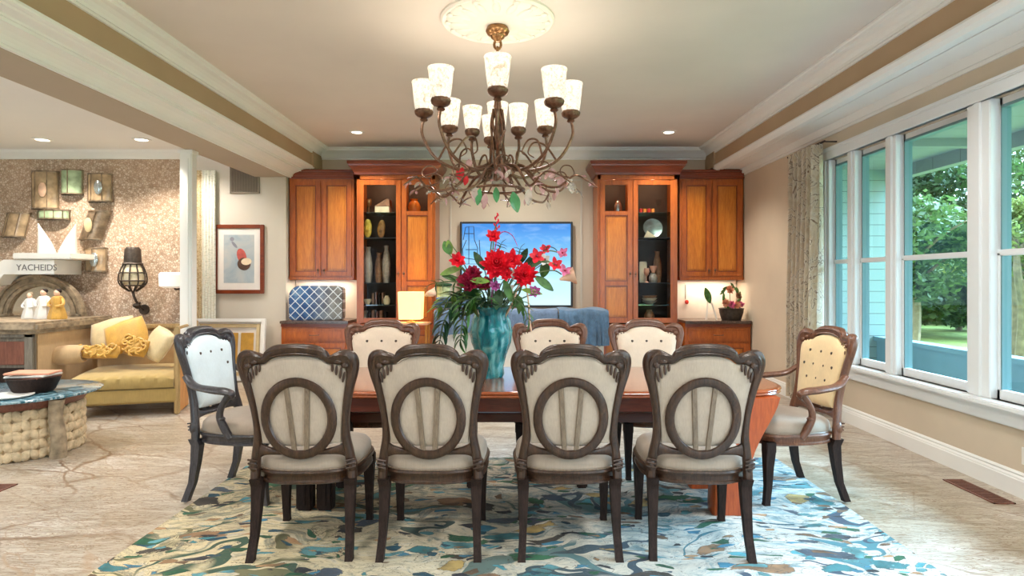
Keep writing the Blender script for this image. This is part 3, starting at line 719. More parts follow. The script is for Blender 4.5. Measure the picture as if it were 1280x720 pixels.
def sweep_band(mb, o, i, depth, seg=12, dz=0, K=4):
    n = len(o)
    po = [Vector((a, b, 0)) for a, b in o]; pi = [Vector((a, b, 0)) for a, b in i]
    po, _ = spline(po, 0, K); pi, _ = spline(pi, 0, K)
    rs = []
    for k, (a, b) in enumerate(zip(po, pi)):
        c = (a+b)/2; h = (a-b)/2
        ring = []
        for j in range(seg):
            t = 2*PI*j/seg; ct, st = math.cos(t), math.sin(t)
            ct = math.copysign(abs(ct)**.8, ct); st = math.copysign(abs(st)**.8, st)
            p = c+h*ct
            ring.append(bp(p.x, p.y, st*depth+dz))
        rs.append(ring)
    return mb.rings(rs)
def mirror(l): return [(-a, b) for a, b in l]+[(a, b) for a, b in reversed(l[:-1])]
def make_chair(name, woodm, legm, front, rear, seatm, label, cat='chair', group=None, arms=False, buttons=3, ringed=True):
    e = empty(name, (0, 0, 0), label, cat, group)
    mb = MB(); sweep_band(mb, mirror(OUT), mirror(INN), .027)
    # raised bead around the outside edge and a carved ridge on the crest
    for s in (-1, 1):
        pts = [bp(s*u, z, -.024) for u, z in [(.165, 1.035), (.19, 1.043), (.225, 1.046), (.252, 1.035), (.268, 1.0), (.262, .955)]]
        mb.tube(pts, [.007, .011, .013, .013, .010, .005], 6, 3)
        pts = [bp(s*u, z, .024) for u, z in [(.165, 1.035), (.19, 1.043), (.225, 1.046), (.252, 1.035), (.268, 1.0), (.262, .955)]]
        mb.tube(pts, [.007, .011, .013, .013, .010, .005], 6, 3)
    for d in (-.026, .026):
        mb.tube([bp(u, z, d) for u, z in [(-.14, 1.06), (-.09, 1.076), (0, 1.086), (.09, 1.076), (.14, 1.06)]], [.004, .007, .008, .007, .004], 6, 3)
        mb.tube([bp(u, z, d) for u, z in [(-.12, 1.038), (-.07, 1.05), (0, 1.055), (.07, 1.05), (.12, 1.038)]], [.003, .005, .005, .005, .003], 6, 3)
    mb.build('back_frame', woodm, e, world=False)
    for s in (-1, 1):
        mb = MB()
        for d in (-.022, .022):
            for k, (u, z, L, a) in enumerate([(.222, .972, .052, .25), (.203, .985, .046, .1), (.184, .994, .036, -.05), (.236, .95, .05, .35)]):
                mb.ball(bp(s*(u-.006), z-L*.35, d), (.0075, .006, L*.62), 8, 6, Matrix.Rotation(s*a*.6, 3, 'Y'))
            mb.ball(bp(s*.238, .992, d), (.02, .012, .016), 10, 6)
            mb.ball(bp(s*.205, 1.012, d), (.02, .010, .012), 10, 6)
        mb.build('carved_leaf', woodm, e, world=False)
    # upholstered panel
    P = mirror(PAN); P3 = [Vector((a, b, 0)) for a, b in P]; P3, _ = spline(P3, 0, 3)
    pts = [(p.x, p.y) for p in P3]; nb = 8
    pts += [(-P[0][0]*-1*(1-2*k/nb), P[0][1]-.012*math.sin(PI*k/nb)) for k in range(1, nb)]
    cx, cz = 0, .80
    def panel(sgn, prof):
        mbp = MB(); rs = []
        for k, d in prof:
            rs.append([bp(cx+(u-cx)*k, cz+(z-cz)*k, d) for u, z in pts])
        mbp.rings(rs, cap=True); return mbp
    panel(1, [(1.0, .0), (1.0, .012), (.985, .024), (.93, .036), (.8, .045), (.55, .050), (.25, .052), (.02, .052)]).build('back_cushion', front, e, world=False, ang=60)
    panel(-1, [(1.0, -.001), (1.0, -.008), (.97, -.014), (.85, -.018), (.5, -.020), (.02, -.021)]).build('rear_panel', rear, e, world=False, ang=60)
    spots = [(-.115, .93), (.115, .93), (0, .93), (-.15, .84), (.15, .84), (-.055, .84), (.055, .84), (-.1, .75), (.1, .75), (0, .75)][:buttons] if buttons else []
    for u, z in spots:
        MB().ball(bp(u, z, .046), (.011, .009, .011), 10, 6).build('button', M['button'], e, world=False)
    # oval ring and slats on the rear of the back
    if ringed:
        mb = MB(); rs = []; N = 40
        for k in range(N):
            t = 2*PI*k/N; ring = []
            for j in range(8):
                a = 2*PI*j/8; rr = math.cos(a)*.0235; dd = -.030+math.sin(a)*.012
                u = (.166+rr)*math.cos(t); z = .722+(.190+rr)*math.sin(t)
                ring.append(bp(u, z, dd))
            rs.append(ring)
        rs.append(rs[0]); mb.rings(rs, cap=False); bmesh.ops.remove_doubles(mb.bm, verts=mb.bm.verts[:], dist=1e-5)
        mb.build('oval_ring', woodm, e, world=False)
        for s in (-1, 1):
            mb = MB(); rs = []
            for k in range(9):
                t = k/8; z = .553+t*.335; u = s*(.030+.022*t); w = .0135
                rs.append([bp(u-w, z, -.020), bp(u-w*.8, z, -.031), bp(u+w*.8, z, -.031), bp(u+w, z, -.020)])
            mb.rings(rs).build('splat_bar', M['slat'] if woodm is M['walnut'] else woodm, e, world=False)
    # lower rail with a dipped centre
    mb = MB(); sweep_band(mb, [(-.215, .60), (-.19, .575), (-.12, .556), (0, .548), (.12, .556), (.19, .575), (.215, .60)], [(-.225, .50), (-.19, .52), (-.12, .525), (0, .522), (.12, .525), (.19, .52), (.225, .50)], .018)
    mb.build('lower_rail', woodm, e, world=False)
    # seat
    def outline(k=1.0, grow=0.0):
        out = []
        for j in range(48):
            t = 2*PI*j/48; c, s_ = math.cos(t), math.sin(t)
            q = 3.4 if s_ > 0 else 2.9
            ux = math.copysign(abs(c)**(2/q), c); uy = math.copysign(abs(s_)**(2/q), s_)
            hw = .272+.022*(uy*.5+.5)
            out.append((ux*(hw+grow)*k, .012+uy*(.282+grow)*k))
        return out
    mb = MB()
    mb.rings([[(x, y, z) for x, y in outline(1, g)] for g, z in ((-.012, .372), (0, .378), (0, .388), (-.006, .394), (-.004, .415), (.004, .424), (.008, .434), (.004, .444), (-.02, .446))])
    mb.build('seat_frame', woodm, e, world=False)
    mb = MB()
    mb.rings([[(x, y, z) for x, y in outline(k, -.004)] for k, z in ((.97, .440), (.985, .452), (.985, .475), (.965, .497), (.90, .517), (.75, .532), (.5, .540), (.2, .543), (.02, .543))])
    mb.build('seat_cushion', seatm, e, world=False, ang=70)
    mb = MB(); mb.tube([Vector((x, y, .4475)) for x, y in outline(1, -.004)]+[Vector((outline(1, -.004)[0][0], outline(1, -.004)[0][1], .4475))], .0045, 6)
    mb.build('seat_piping', M['slat'], e, world=False)
    # legs
    for s in (-1, 1):
        mb = MB()
        prof = [(0, .40, .028), (.01, .36, .027), (.004, .25, .023), (-.008, .12, .019), (-.03, .02, .019), (-.034, 0, .020)]
        rs = []
        for dy, z, r in reversed(prof):
            cxx, cyy = s*(.238+dy*-.25), -.235+dy*1.7
            rs.append([(cxx-r, cyy-r*1.1, z), (cxx+r, cyy-r*1.1, z), (cxx+r, cyy+r*1.1, z), (cxx-r, cyy+r*1.1, z)])
        sm = []
        for a, b2 in zip(rs, rs[1:]):
            for q in (0, .25, .5, .75): sm.append([tuple(p[i]*(1-q)+r2[i]*q for i in range(3)) for p, r2 in zip(a, b2)])
        sm.append(rs[-1]); mb.rings(sm); mb.build('leg', legm, e, world=False)
    for s in (-1, 1):
        mb = MB()
        prof = [(0, .40, .030), (0, .34, .031), (.004, .24, .025), (.006, .12, .020), (.016, .02, .018), (.018, 0, .020)]
        rs = [[(s*.242+a, .235+dy+b, z) for a, b in ((-r, -r), (r, -r), (r, r), (-r, r))] for dy, z, r in reversed(prof)]
        mb.rings(rs); mb.box(s*.242-.034, s*.242+.034, .2, .268, .33, .40, .006)
        mb.build('leg', legm, e, world=False)
    # carved block where post meets seat
    for s in (-1, 1):
        mb = MB(); mb.ball(bp(s*.247, .47, -.004), (.028, .034, .045), 10, 8)
        for z in (.455, .475, .495): mb.tube([bp(s*.222, z, -.034), bp(s*.272, z+.008, -.034)], .005, 6)
        mb.build('post_block', woodm, e, world=False)
    if arms:
        for s in (-1, 1):
            mb = MB()
            pts = [bp(s*.262, .80, 0), (s*.29, -.20, .745), (s*.315, -.06, .728), (s*.318, .02, .722), (s*.31, .065, .705), (s*.305, .06, .675)]
            mb.tube(pts, [.026, .032, .036, .037, .032, .016], 10, 5, flat=.62)
            mb.build('armrest', woodm, e, world=False)
            mb = MB()
            mb.tube([(s*.305, .045, .70), (s*.302, .0, .64), (s*.29, -.03, .56), (s*.282, .0, .48), (s*.28, .04, .42)], [.022, .019, .023, .026, .022], 10, 4)
            mb.ball((s*.288, -.02, .545), (.025, .025, .015), 10, 6)
            mb.build('arm_post', woodm, e, world=False)
    return e
FG = None
c1 = make_chair('dining_chair', M['walnut'], M['leg_dark'], M['taupe_in'], M['taupe'], M['seat'], 'carved-back dining chair nearest the mustard sofa, first of the four seen from behind', buttons=3)
c1.location = (-1.10, 3.44, .014); c1.rotation_euler.z = math.radians(2)
for x, rz, lab in ((-.44, 0, 'second dining chair seen from behind counting from the sofa side, below the drooping fern fronds'),
                   (.275, 0, 'third dining chair seen from behind counting from the sofa side, just past the teal vase'),
                   (.955, -3, 'carved oval-back dining chair seen from behind in front of the orange table leg')):
    copy_tree(c1, (x, 3.44, .014), math.radians(rz), lab)
r1 = make_chair('dining_chair', M['walnut_red'], M['leg_dark'], M['cream'], M['cream'], M['seat'], 'far-side dining chair with cream buttoned back, in front of the cabinet with the glowing lamp', buttons=3)
r1.location = (-1.07, 4.68, .014); r1.rotation_euler.z = PI
copy_tree(r1, (.27, 4.68, .014), PI, 'far-side dining chair with cream back facing the camera, below the screen\'s lower corner')
copy_tree(r1, (1.04, 4.68, .014), PI, 'far-side dining chair with white buttoned back, in front of the cabinet of pottery')
a1 = make_chair('dining_armchair', M['walnut_red'], M['leg_dark'], M['cream_gold'], M['cream_gold'], M['seat'], 'dining armchair with golden buttoned back at the window end of the table', arms=True, buttons=10)
a1.location = (1.79, 4.20, .014); a1.rotation_euler.z = math.radians(98)
a2 = make_chair('dining_armchair', M['ebony'], M['ebony'], M['ice'], M['ice'], M['seat'], 'dark charcoal dining armchair with pale blue back at the sofa end of the table', arms=True, buttons=4)
a2.location = (-1.79, 4.20, .014); a2.rotation_euler.z = math.radians(-98)

# ------------------------------------------------------------------ dining table
T = empty('dining_table', (.04, 4.27, .014), 'long reddish-brown wooden dining table carrying the bouquet', 'table')
def tab_outline(g, n=64):
    out = []
    for j in range(n):
        t = 2*PI*j/n; c, s = math.cos(t), math.sin(t); q = 5.0
        out.append((.04+math.copysign(abs(c)**(2/q), c)*(1.66+g), 4.27+math.copysign(abs(s)**(2/q), s)*(.55+g)))
    return out
mb = MB(); mb.rings([[(x, y, z) for x, y in tab_outline(g)] for g, z in ((-.03, .718), (-.008, .720), (0, .728), (-.004, .738), (.004, .748), (0, .757), (-.006, .760), (-.03, .7605))])
mb.build('table_top', M['table'], T)
mb = MB()
for y in (3.80, 4.70): mb.box(-1.45, 1.50, y, y+.035, .625, .718, .006)
for x in (-1.45, 1.465): mb.box(x, x+.035, 3.835, 4.70, .625, .718, .006)
mb.build('apron', M['table_dark'], T)
for y in (3.76, 4.24):     # curved slab legs at the window end
    cl = [(1.30, .015), (1.30, .10), (1.305, .22), (1.33, .36), (1.385, .48), (1.44, .58), (1.475, .66), (1.485, .72)]
    wd = [.115, .115, .11, .10, .095, .095, .10, .11]
    rs = []
    P, W2 = spline([Vector((a, b, 0)) for a, b in cl], wd, 4)
    for p, w in zip(P, W2):
        rs.append([(p.x+sx*w, y+sy, max(.014, p.y)) for sx, sy in ((-1, 0), (-.92, -.012), (.92, -.012), (1, 0), (1, .10), (.92, .112), (-.92, .112), (-1, .10))])
    MB().rings(rs).build('table_leg', M['table_leg'], T)
for x, y in ((-1.30, 3.86), (-1.175, 3.86), (-1.30, 4.27), (-1.175, 4.27)):
    mb = MB(); mb.box(x-.05, x+.05, y-.04, y+.04, .014, .625, .012)
    mb.box(x-.012, x+.012, y-.046, y-.04, .05, .60, .003)
    mb.build('table_post', M['leg_dark'], T)
mb = MB(); mb.box(-1.13, 1.30, 4.245, 4.295, .46, .525, .008); mb.box(-1.26, -1.19, 3.90, 4.23, .47, .515, .008); mb.box(1.32, 1.38, 3.872, 4.24, .47, .515, .008)
mb.build('stretcher', M['table_dark'], T)
for x in (-.30, .45):
    MB().box(x-.035, x+.035, 4.235, 4.305, .014, .46, .008).build('table_post', M['leg_dark'], T)

# ------------------------------------------------------------------ vase
vx, vy, vz = (614-VX)*4.3/F, 4.3, .7605
prof = [(.03, 0), (.075, 0), (.088, .02), (.082, .07), (.10, .15), (.132, .24), (.142, .32), (.128, .39), (.112, .43), (.125, .465), (.150, .485), (.145, .486), (.118, .463), (.104, .43), (.12, .385), (.132, .32), (.122, .24), (.09, .15), (.074, .075), (.06, .03), (.02, .025)]
vase = MB().lathe(prof, (vx, vy, vz), 72, wob=lambda t, z: .045*math.sin(12*t+z*6)+.03*math.sin(5*t)*(z > .4)).build('flower_vase', M['vase'], label='ribbed teal glass vase with a flared lip standing on the dining table', cat='vase')
# ------------------------------------------------------------------ bouquet
def bloom(mb, c, r, layers, petals, d=(0, -1, .25), width=.5, rnd=random, cup=.5):
    c = Vector(c); d = Vector(d).normalized()
    a = d.cross(Vector((0, 0, 1))).normalized(); b = a.cross(d)
    for L in range(layers):
        k = L/max(1, layers-1); open_ = 1-.75*k; rr = r*(1-.45*k)
        for i in range(petals-L if petals-L > 4 else petals):
            t = 2*PI*(i+.5*L+rnd.uniform(-.15, .15))/(petals-L if petals-L > 4 else petals)
            dr = (a*math.cos(t)+b*math.sin(t))*open_+d*(cup*(1-open_)+.25)
            mb.leaf(c+d*(r*.1*L), dr, rr*rnd.uniform(.85, 1.1), rr*width*rnd.uniform(.85, 1.15), d, -.25, 4, .002)
rb = random.Random(5)
neck = Vector((vx, vy, vz+.44))
def flower(name, px, py, Y, kind, r, label, stem=None, cat='flower', M1='red'):
    c = at(px, py, Y); base = neck+Vector((rb.uniform(-.06, .06), rb.uniform(-.06, .06), -.12))
    e = empty(name, base, label, cat)
    mid = base.lerp(c, .5)+Vector((0, 0, .05))
    mb = MB(); mb.tube([base, mid, c+Vector((0, .02, -.01))] if stem is None else [base]+[at(*q) for q in stem]+[c+Vector((0, .01, 0))], .0045, 6, 6)
    mb.build('stem', M['stem'], e)
    mb = MB()
    if kind == 'dahlia': bloom(mb, c, r, 6, 15, width=.42, rnd=rb)
    elif kind == 'carnation':
        for k in range(4): bloom(mb, c+Vector((rb.uniform(-r, r)*.3, 0, rb.uniform(-r, r)*.3)), r*.7, 4, 10, d=(rb.uniform(-.5, .5), -1, rb.uniform(-.2, .7)), width=.6, rnd=rb)
    elif kind == 'small': bloom(mb, c, r, 3, 7, width=.6, rnd=rb)
    elif kind == 'orchid':
        bloom(mb, c, r, 1, 5, width=.62, rnd=rb); 
    elif kind == 'spike':
        for k in range(8):
            z = k/8*r*2.2; mb.leaf(c+Vector((.012*math.sin(k*2), 0, z-r)), (math.sin(k*2.4)*.5, -.3, 1), r*.55, r*.26, (0, -1, 0), .1, 4)
    mb.build('bloom', M[M1], e)
    if kind in ('orchid', 'small', 'dahlia'):
        MB().ball(c+Vector((0, -.015, .005)), r*.16, 10, 6).build('centre', M['crimson'] if M1 != 'crimson' else M['pink'], e)
    return e
Yb = 4.22
flower('red_dahlia', 621, 332, Yb-.08, 'dahlia', .115, 'largest bright red bloom at the centre of the bouquet')
flower('red_dahlia', 656, 345, Yb-.06, 'dahlia', .092, 'bright red bloom beside the white orchids, leaning towards the window')
flower('red_dahlia', 640, 326, Yb+.02, 'small', .08, 'small red bloom tucked between the two big red blooms')
flower('crimson_carnation', 588, 349, Yb-.06, 'carnation', .10, 'dark crimson ruffled bloom low on the sofa side of the bouquet', M1='crimson')
flower('red_flower', 572, 326, Yb, 'small', .065, 'small red flower by the edge of the screen, above the crimson bloom')
flower('red_flower', 617, 296, Yb, 'small', .058, 'single red flower standing above the centre of the bouquet', stem=[(615, 340, Yb), (616, 318, Yb)])
flower('red_bud_spike', 621, 279, Yb, 'spike', .05, 'slender red bud spike, topmost point of the bouquet', stem=[(612, 345, Yb+.03), (614, 305, Yb+.03)])
arch = [(646, 372, Yb), (656, 345, Yb+.02)]
flower('pink_orchid', 671, 321, Yb, 'orchid', .06, 'red and white orchid nearest the middle on the window side of the bouquet', stem=arch, M1='red')
flower('pink_orchid', 694, 331, Yb, 'orchid', .058, 'red orchid in the middle of the outer spray, over the lower screen corner', stem=arch+[(672, 328, Yb)], M1='red')
flower('pink_orchid', 706, 339, Yb-.02, 'orchid', .05, 'pink orchid at the outermost end of the spray', stem=arch+[(680, 326, Yb)], M1='pink')
flower('pink_orchid', 703, 317, Yb, 'orchid', .045, 'small pink orchid highest on the outer spray', stem=arch+[(680, 315, Yb)], M1='pink')
flower('purple_flower', 668, 365, Yb-.03, 'small', .05, 'purple-pink blossom hanging below the red bloom on the window side', M1='magenta')
flower('purple_flower', 619, 358, Yb-.06, 'small', .042, 'small purple-pink blossom under the largest red bloom', M1='magenta')
flower('white_orchid', 681, 325, Yb+.02, 'orchid', .05, 'white orchid between the red orchids of the outer spray', stem=arch, M1='white_paint')
flower('white_orchid', 644, 344, Yb-.04, 'orchid', .05, 'white orchid between the two big red blooms', M1='white_paint')
flower('white_orchid', 636, 362, Yb-.06, 'orchid', .045, 'white orchid just above the rim of the vase', M1='white_paint')
# peach trumpet on a pale stem
e = empty('peach_lily', neck, 'peach trumpet-shaped lily on a pale drooping stem in front of the screen', 'flower')
MB().tube([neck+Vector((.04, 0, -.05)), at(640, 372, Yb), at(664, 345, Yb), at(690, 338, Yb), at(702, 343, Yb)], .0045, 6, 6).build('stem', M['stem'], e)
mb = MB(); c = at(712, 346, Yb); Mq = Matrix.Rotation(math.radians(75), 3, 'Y')
mb.lathe([(.006, -.07), (.016, -.04), (.03, 0), (.055, .035), (.052, .036), (.026, 0), (.012, -.04), (.003, -.068)], c, 20, M=Mq, wob=lambda t, z: .12*math.cos(t*2)); mb.build('trumpet', M['peach'], e)
# pale bent stem hanging to the far chair
MB().tube([neck+Vector((.05, 0, -.1)), at(640, 380, Yb), at(650, 352, Yb), at(655, 348, Yb-.02), at(660, 372, Yb-.02), at(662, 400, Yb-.02), at(664, 414, Yb)], .006, 6, 6).build('bare_stem', M['peach'], label='bare pale stem arching over the vase and hanging in front of a far chair', cat='stem')
MB().tube([neck, at(616, 340, Yb), at(620, 304, Yb+.02), at(628, 290, Yb), at(640, 294, Yb), at(647, 308, Yb)], [.005, .005, .004, .004, .003, .002], 6, 6).build('dark_tendril', M['magenta'], label='thin dark purple tendril curling over the screen from the top of the bouquet', cat='stem')
MB().tube([neck+Vector((.03, 0, 0)), at(655, 340, Yb), at(676, 318, Yb), at(684, 309, Yb), at(694, 311, Yb), at(700, 321, Yb)], [.005, .005, .004, .004, .003, .002], 6, 6).build('dark_tendril', M['leaf_dark'], label='dark green tendril arching above the orchids', cat='stem')
def frond(pts, mat, label, n=11, L=.13, w=.024, name='fern_frond', both=True, droop=.5):
    P = [Vector(p) for p in pts]; P, _ = spline(P, 0, 6)
    e = empty(name, P[0], label, 'leaf')
    MB().tube(P, [.005]*(len(P)-1)+[.002], 6).build('stem', M['stem'], e)
    mb = MB()
    for i in range(3, len(P)):
        if (i*n//len(P)) == ((i-1)*n//len(P)): continue
        d = (P[i]-P[i-1]).normalized(); t = i/len(P)
        for s in (-1, 1):
            sd = d.cross(Vector((0, 1, .2))).normalized()*s
            mb.leaf(P[i], d*.55+sd*.8+Vector((0, rb.uniform(-.35, .15), -.1)), L*(1.15-.5*t), w*1.2, (0, 0, 1), droop, 5)
    mb.leaf(P[-1], (P[-1]-P[-2]), L*.8, w, (0, 0, 1), droop, 5)
    mb.build('leaflets', mat, e); return e
N0 = neck+Vector((0, 0, -.05))
frond([N0, at(596, 378, Yb-.1), at(572, 376, Yb-.14), at(556, 400, Yb-.16), at(550, 425, Yb-.16)], M['leaf_dark'], 'dark drooping fern frond hanging lowest on the sofa side of the vase', 16, .13, .046)
frond([N0, at(600, 372, Yb-.12), at(585, 380, Yb-.18), at(578, 402, Yb-.2), at(576, 424, Yb-.2)], M['leaf'], 'green fern frond drooping close against the vase', 15, .12, .046)
frond([N0, at(590, 365, Yb-.05), at(566, 368, Yb-.08), at(549, 384, Yb-.08)], M['leaf_lime'], 'lime-green frond reaching out over the blue throw', 13, .12, .036)
frond([N0, at(595, 360, Yb+.05), at(570, 352, Yb+.05), at(543, 354, Yb+.05)], M['leaf'], 'narrow green frond stretching level towards the lamp', 8, .09, .02)
frond([N0, at(630, 372, Yb), at(652, 380, Yb-.03), at(660, 400, Yb-.05)], M['leaf'], 'short green frond drooping on the window side of the vase', 9, .09, .026)
frond([N0, at(618, 350, Yb+.06), at(622, 320, Yb+.06), at(626, 306, Yb+.06)], M['leaf_dark'], 'dark upright sprig behind the largest red bloom', 10, .06, .022)
frond([N0, at(636, 350, Yb+.06), at(646, 328, Yb+.06), at(650, 312, Yb+.06)], M['leaf_dark'], 'dark upright sprig behind the small red bloom', 10, .06, .022)
def bigleaf(px, py, Y, d, L, w, mat, label, up=(0, -1, .3)):
    c = at(px, py, Y); e = empty('broad_leaf', neck, label, 'leaf')
    MB().tube([neck+Vector((0, 0, -.08)), neck.lerp(c, .6)+Vector((0, 0, .02)), c], .004, 6, 5).build('stem', M['stem'], e)
    mb = MB(); mb.leaf(c, d, L, w, up, .2, 8); mb.build('blade', mat, e)
bigleaf(562, 318, Yb+.04, (-.4, 0, 1), .10, .06, M['leaf'], 'rounded green leaf above the small red flower at the screen edge')
bigleaf(578, 334, Yb+.06, (-.7, -.1, -.2), .16, .05, M['leaf_lime'], 'pale green leaf beside the small red flower at the screen edge')
bigleaf(655, 330, Yb+.05, (.9, 0, .4), .16, .07, M['leaf_dark'], 'dark green leaf behind the red bloom on the window side')
bigleaf(668, 345, Yb-.02, (.7, -.1, -.5), .16, .06, M['leaf'], 'green leaf below the orchids')
bigleaf(630, 350, Yb-.08, (.3, -.2, -.8), .15, .055, M['leaf'], 'green leaf folded over the vase rim below the white orchid')
bigleaf(600, 362, Yb-.08, (-.3, -.2, -.8), .17, .06, M['leaf_dark'], 'dark leaf folded over the vase rim below the crimson bloom')
bigleaf(612, 352, Yb-.1, (-.8, -.2, .1), .13, .045, M['leaf_lime'], 'lime leaf between the crimson and the largest red bloom')
bigleaf(645, 356, Yb-.08, (.5, -.2, .5), .13, .05, M['leaf'], 'pointed green leaf below the leaning red bloom')
bigleaf(606, 338, Yb+.03, (-.5, 0, .9), .15, .055, M['leaf_dark'], 'dark pointed leaf rising above the crimson bloom')
bigleaf(652, 362, Yb-.05, (.9, -.1, -.15), .14, .04, M['leaf_lime'], 'lime leaf reaching towards the purple blossom')

for a in ((596, 356, Yb+.02, (-.5, -.3, -.5), .15, .07, 'leaf', 'broad green leaf directly under the crimson bloom'), (624, 362, Yb-.02, (-.1, -.4, -.7), .14, .07, 'leaf_dark', 'dark broad leaf hanging under the largest red bloom'),
          (640, 366, Yb+.02, (.4, -.3, -.6), .15, .07, 'leaf', 'broad green leaf over the window side of the vase rim'), (584, 366, Yb, (-.8, -.2, -.5), .17, .075, 'leaf_dark', 'large dark leaf spreading towards the lamp below the crimson bloom'),
          (650, 330, Yb+.06, (.4, 0, .9), .12, .05, 'leaf_dark', 'dark leaf standing between the small red bloom and the orchids'), (684, 326, Yb+.04, (-.3, 0, -1), .12, .07, 'leaf', 'green leaf hanging beneath the white orchid of the spray'),
          (575, 350, Yb+.05, (-.9, 0, .25), .13, .04, 'leaf', 'narrow leaf pointing at the striped jar'), (560, 300, Yb+.05, (.2, -.1, -1), .10, .05, 'leaf_lime', 'small lime leaf hanging from the rounded leaf at the screen edge')):
    bigleaf(a[0], a[1], a[2], a[3], a[4], a[5], M[a[6]], a[7])
flower('red_flower', 632, 344, Yb-.1, 'small', .05, 'small red flower between the two largest red blooms, lower down')
flower('pink_orchid', 681, 312, Yb+.01, 'orchid', .045, 'red orchid at the top of the spray beside the arching tendril', stem=arch, M1='red')
flower('crimson_carnation', 604, 356, Yb-.02, 'carnation', .07, 'smaller dark crimson bloom tucked beside the larger one', M1='crimson')
# ------------------------------------------------------------------ chandelier and ceiling medallion
cx0, cy0 = (622-VX)*4.72/F, 4.72
mb = MB(); mb.lathe([(.0, 3.40), (.43, 3.40), (.43, 3.385), (.415, 3.372), (.40, 3.375), (.385, 3.385), (.37, 3.375), (.33, 3.368), (.22, 3.36), (.20, 3.35), (.17, 3.352), (.14, 3.345), (.06, 3.34), (0, 3.34)][::-1], (cx0, cy0, 0), 64)
for k in range(16):
    t = 2*PI*k/16; d = Vector((math.cos(t), math.sin(t), 0))
    mb.ball(Vector((cx0, cy0, 3.365))+d*.28, (.085, .032, .014), 10, 6, Matrix.Rotation(t, 3, 'Z'))
    mb.ball(Vector((cx0, cy0, 3.372))+d*.375, (.028, .028, .012), 8, 6)
    t2 = t+PI/16; d2 = Vector((math.cos(t2), math.sin(t2), 0)); mb.ball(Vector((cx0, cy0, 3.362))+d2*.17, (.03, .018, .012), 8, 6, Matrix.Rotation(t2, 3, 'Z'))
mb.build('ceiling_medallion', M['plaster'], label='round white plaster ceiling medallion above the chandelier', cat='ceiling ornament')
CHD = empty('chandelier', (cx0, cy0, 3.34), 'large bronze chandelier with mottled glass cup shades hanging over the table', 'chandelier')
def C(r, t, z): return Vector((cx0+r*math.cos(t), cy0+r*math.sin(t), z))
MB().lathe([(.0, 3.23), (.02, 3.23), (.035, 3.25), (.05, 3.26), (.055, 3.275), (.08, 3.29), (.09, 3.31), (.085, 3.325), (.078, 3.34), (0, 3.34)], (cx0, cy0, 0), 28).build('canopy', M['brass'], CHD)
mb = MB()
for k in range(4):
    z = 3.21-k*.055
    pts = [Vector((cx0, cy0, z))+Vector((math.cos(a)*.026*(k % 2 == 0), math.cos(a)*.026*(k % 2), math.sin(a)*.036)) for a in [2*PI*i/12 for i in range(13)]]
    mb.tube(pts, .010, 6)
mb.build('chain', M['brass'], CHD)
mb = MB(); mb.lathe([(0, 2.98), (.018, 2.99), (.028, 3.01), (.018, 3.03), (.008, 3.05), (0, 3.05)][::1], (cx0, cy0, 0), 16)
mb.lathe([(0, 2.30), (.03, 2.30), (.045, 2.34), (.035, 2.40), (.022, 2.46), (.020, 2.70), (.03, 2.74), (.022, 2.80), (.012, 2.90), (.012, 3.0), (0, 3.0)], (cx0, cy0, 0), 20)
for k in range(9):
    t = 2*PI*k/9
    mb.tube([C(.035, t, 2.72), C(.05, t+.5, 2.6), C(.045, t+1.1, 2.45), C(.07, t+1.6, 2.3), C(.12, t+1.9, 2.16)], [.008, .009, .008, .008, .006], 6, 5)
mb.build('column', M['bronze'], CHD)
MB().box(cx0-.045, cx0+.045, cy0-.05, cy0+.04, 2.14, 2.40, .012).build('centre_block', M['glass_clear'], CHD)
ups = []
def cup(r, t, z, s=1.0):
    c = C(r, t, z)
    ar = MB()
    mid = [C(.03, t, z-.24 if s == 1 else z-.05), C(.05, t, z-.36*s), C(r*.45, t, z-.42*s), C(r*.82, t, z-.34*s), C(r*1.02, t, z-.16*s), C(r, t, z-.03)]
    ar.tube(mid, [.012, .013, .013, .012, .011, .011], 8, 6)
    # curl off the arm
    ar.tube([C(r*.80, t, z-.34*s), C(r*.66, t+.12, z-.22*s), C(r*.5, t+.16, z-.2*s), C(r*.42, t+.1, z-.28*s), C(r*.5, t+.05, z-.32*s)], [.008, .008, .007, .006, .004], 6, 5)
    arm = ar.build('arm', M['bronze'], CHD)
    mb = MB(); mb.lathe([(0, -.055), (.02, -.055), (.03, -.045), (.022, -.03), (.05*s, -.018), (.066*s, -.004), (.072*s, .016), (.064*s, .03), (.06*s, .034), (.0, .02)], c, 24, wob=lambda a, z2: .04*math.sin(14*a))
    mb.build('socket_cup', M['bronze'], arm)
    h = .225*s
    mb = MB(); mb.lathe([(.064*s, .03), (.070*s, .06), (.078*s, .12*s), (.088*s, h), (.093*s, h+.012), (.090*s, h+.018), (.083*s, h+.006), (.074*s, .12*s), (.066*s, .064), (.058*s, .036), (.02, .034)], c, 28)
    mb.build('glass_shade', M['shade'], arm)
    MB().lathe([(.010, .03), (.012, .06), (.026*s, .09), (.030*s, .115), (.022*s, .14), (.006, .152), (0, .153)], c, 14).build('bulb', M['bulb'], arm)
    ups.append(c+Vector((0, 0, .22*s)))
for k in range(8): cup(.555, -PI/2+k*PI/4+.03, 2.68 if k % 2 == 0 else 2.655)
for t in (-PI/2+.9, PI/2+.3, PI*1.12): cup(.2, t, 2.52, .8)
for i, p in enumerate(ups):
    light('shade_lamp', 'POINT', p, (0, 0, 0), 1.9, (1, .86, .70), .05)
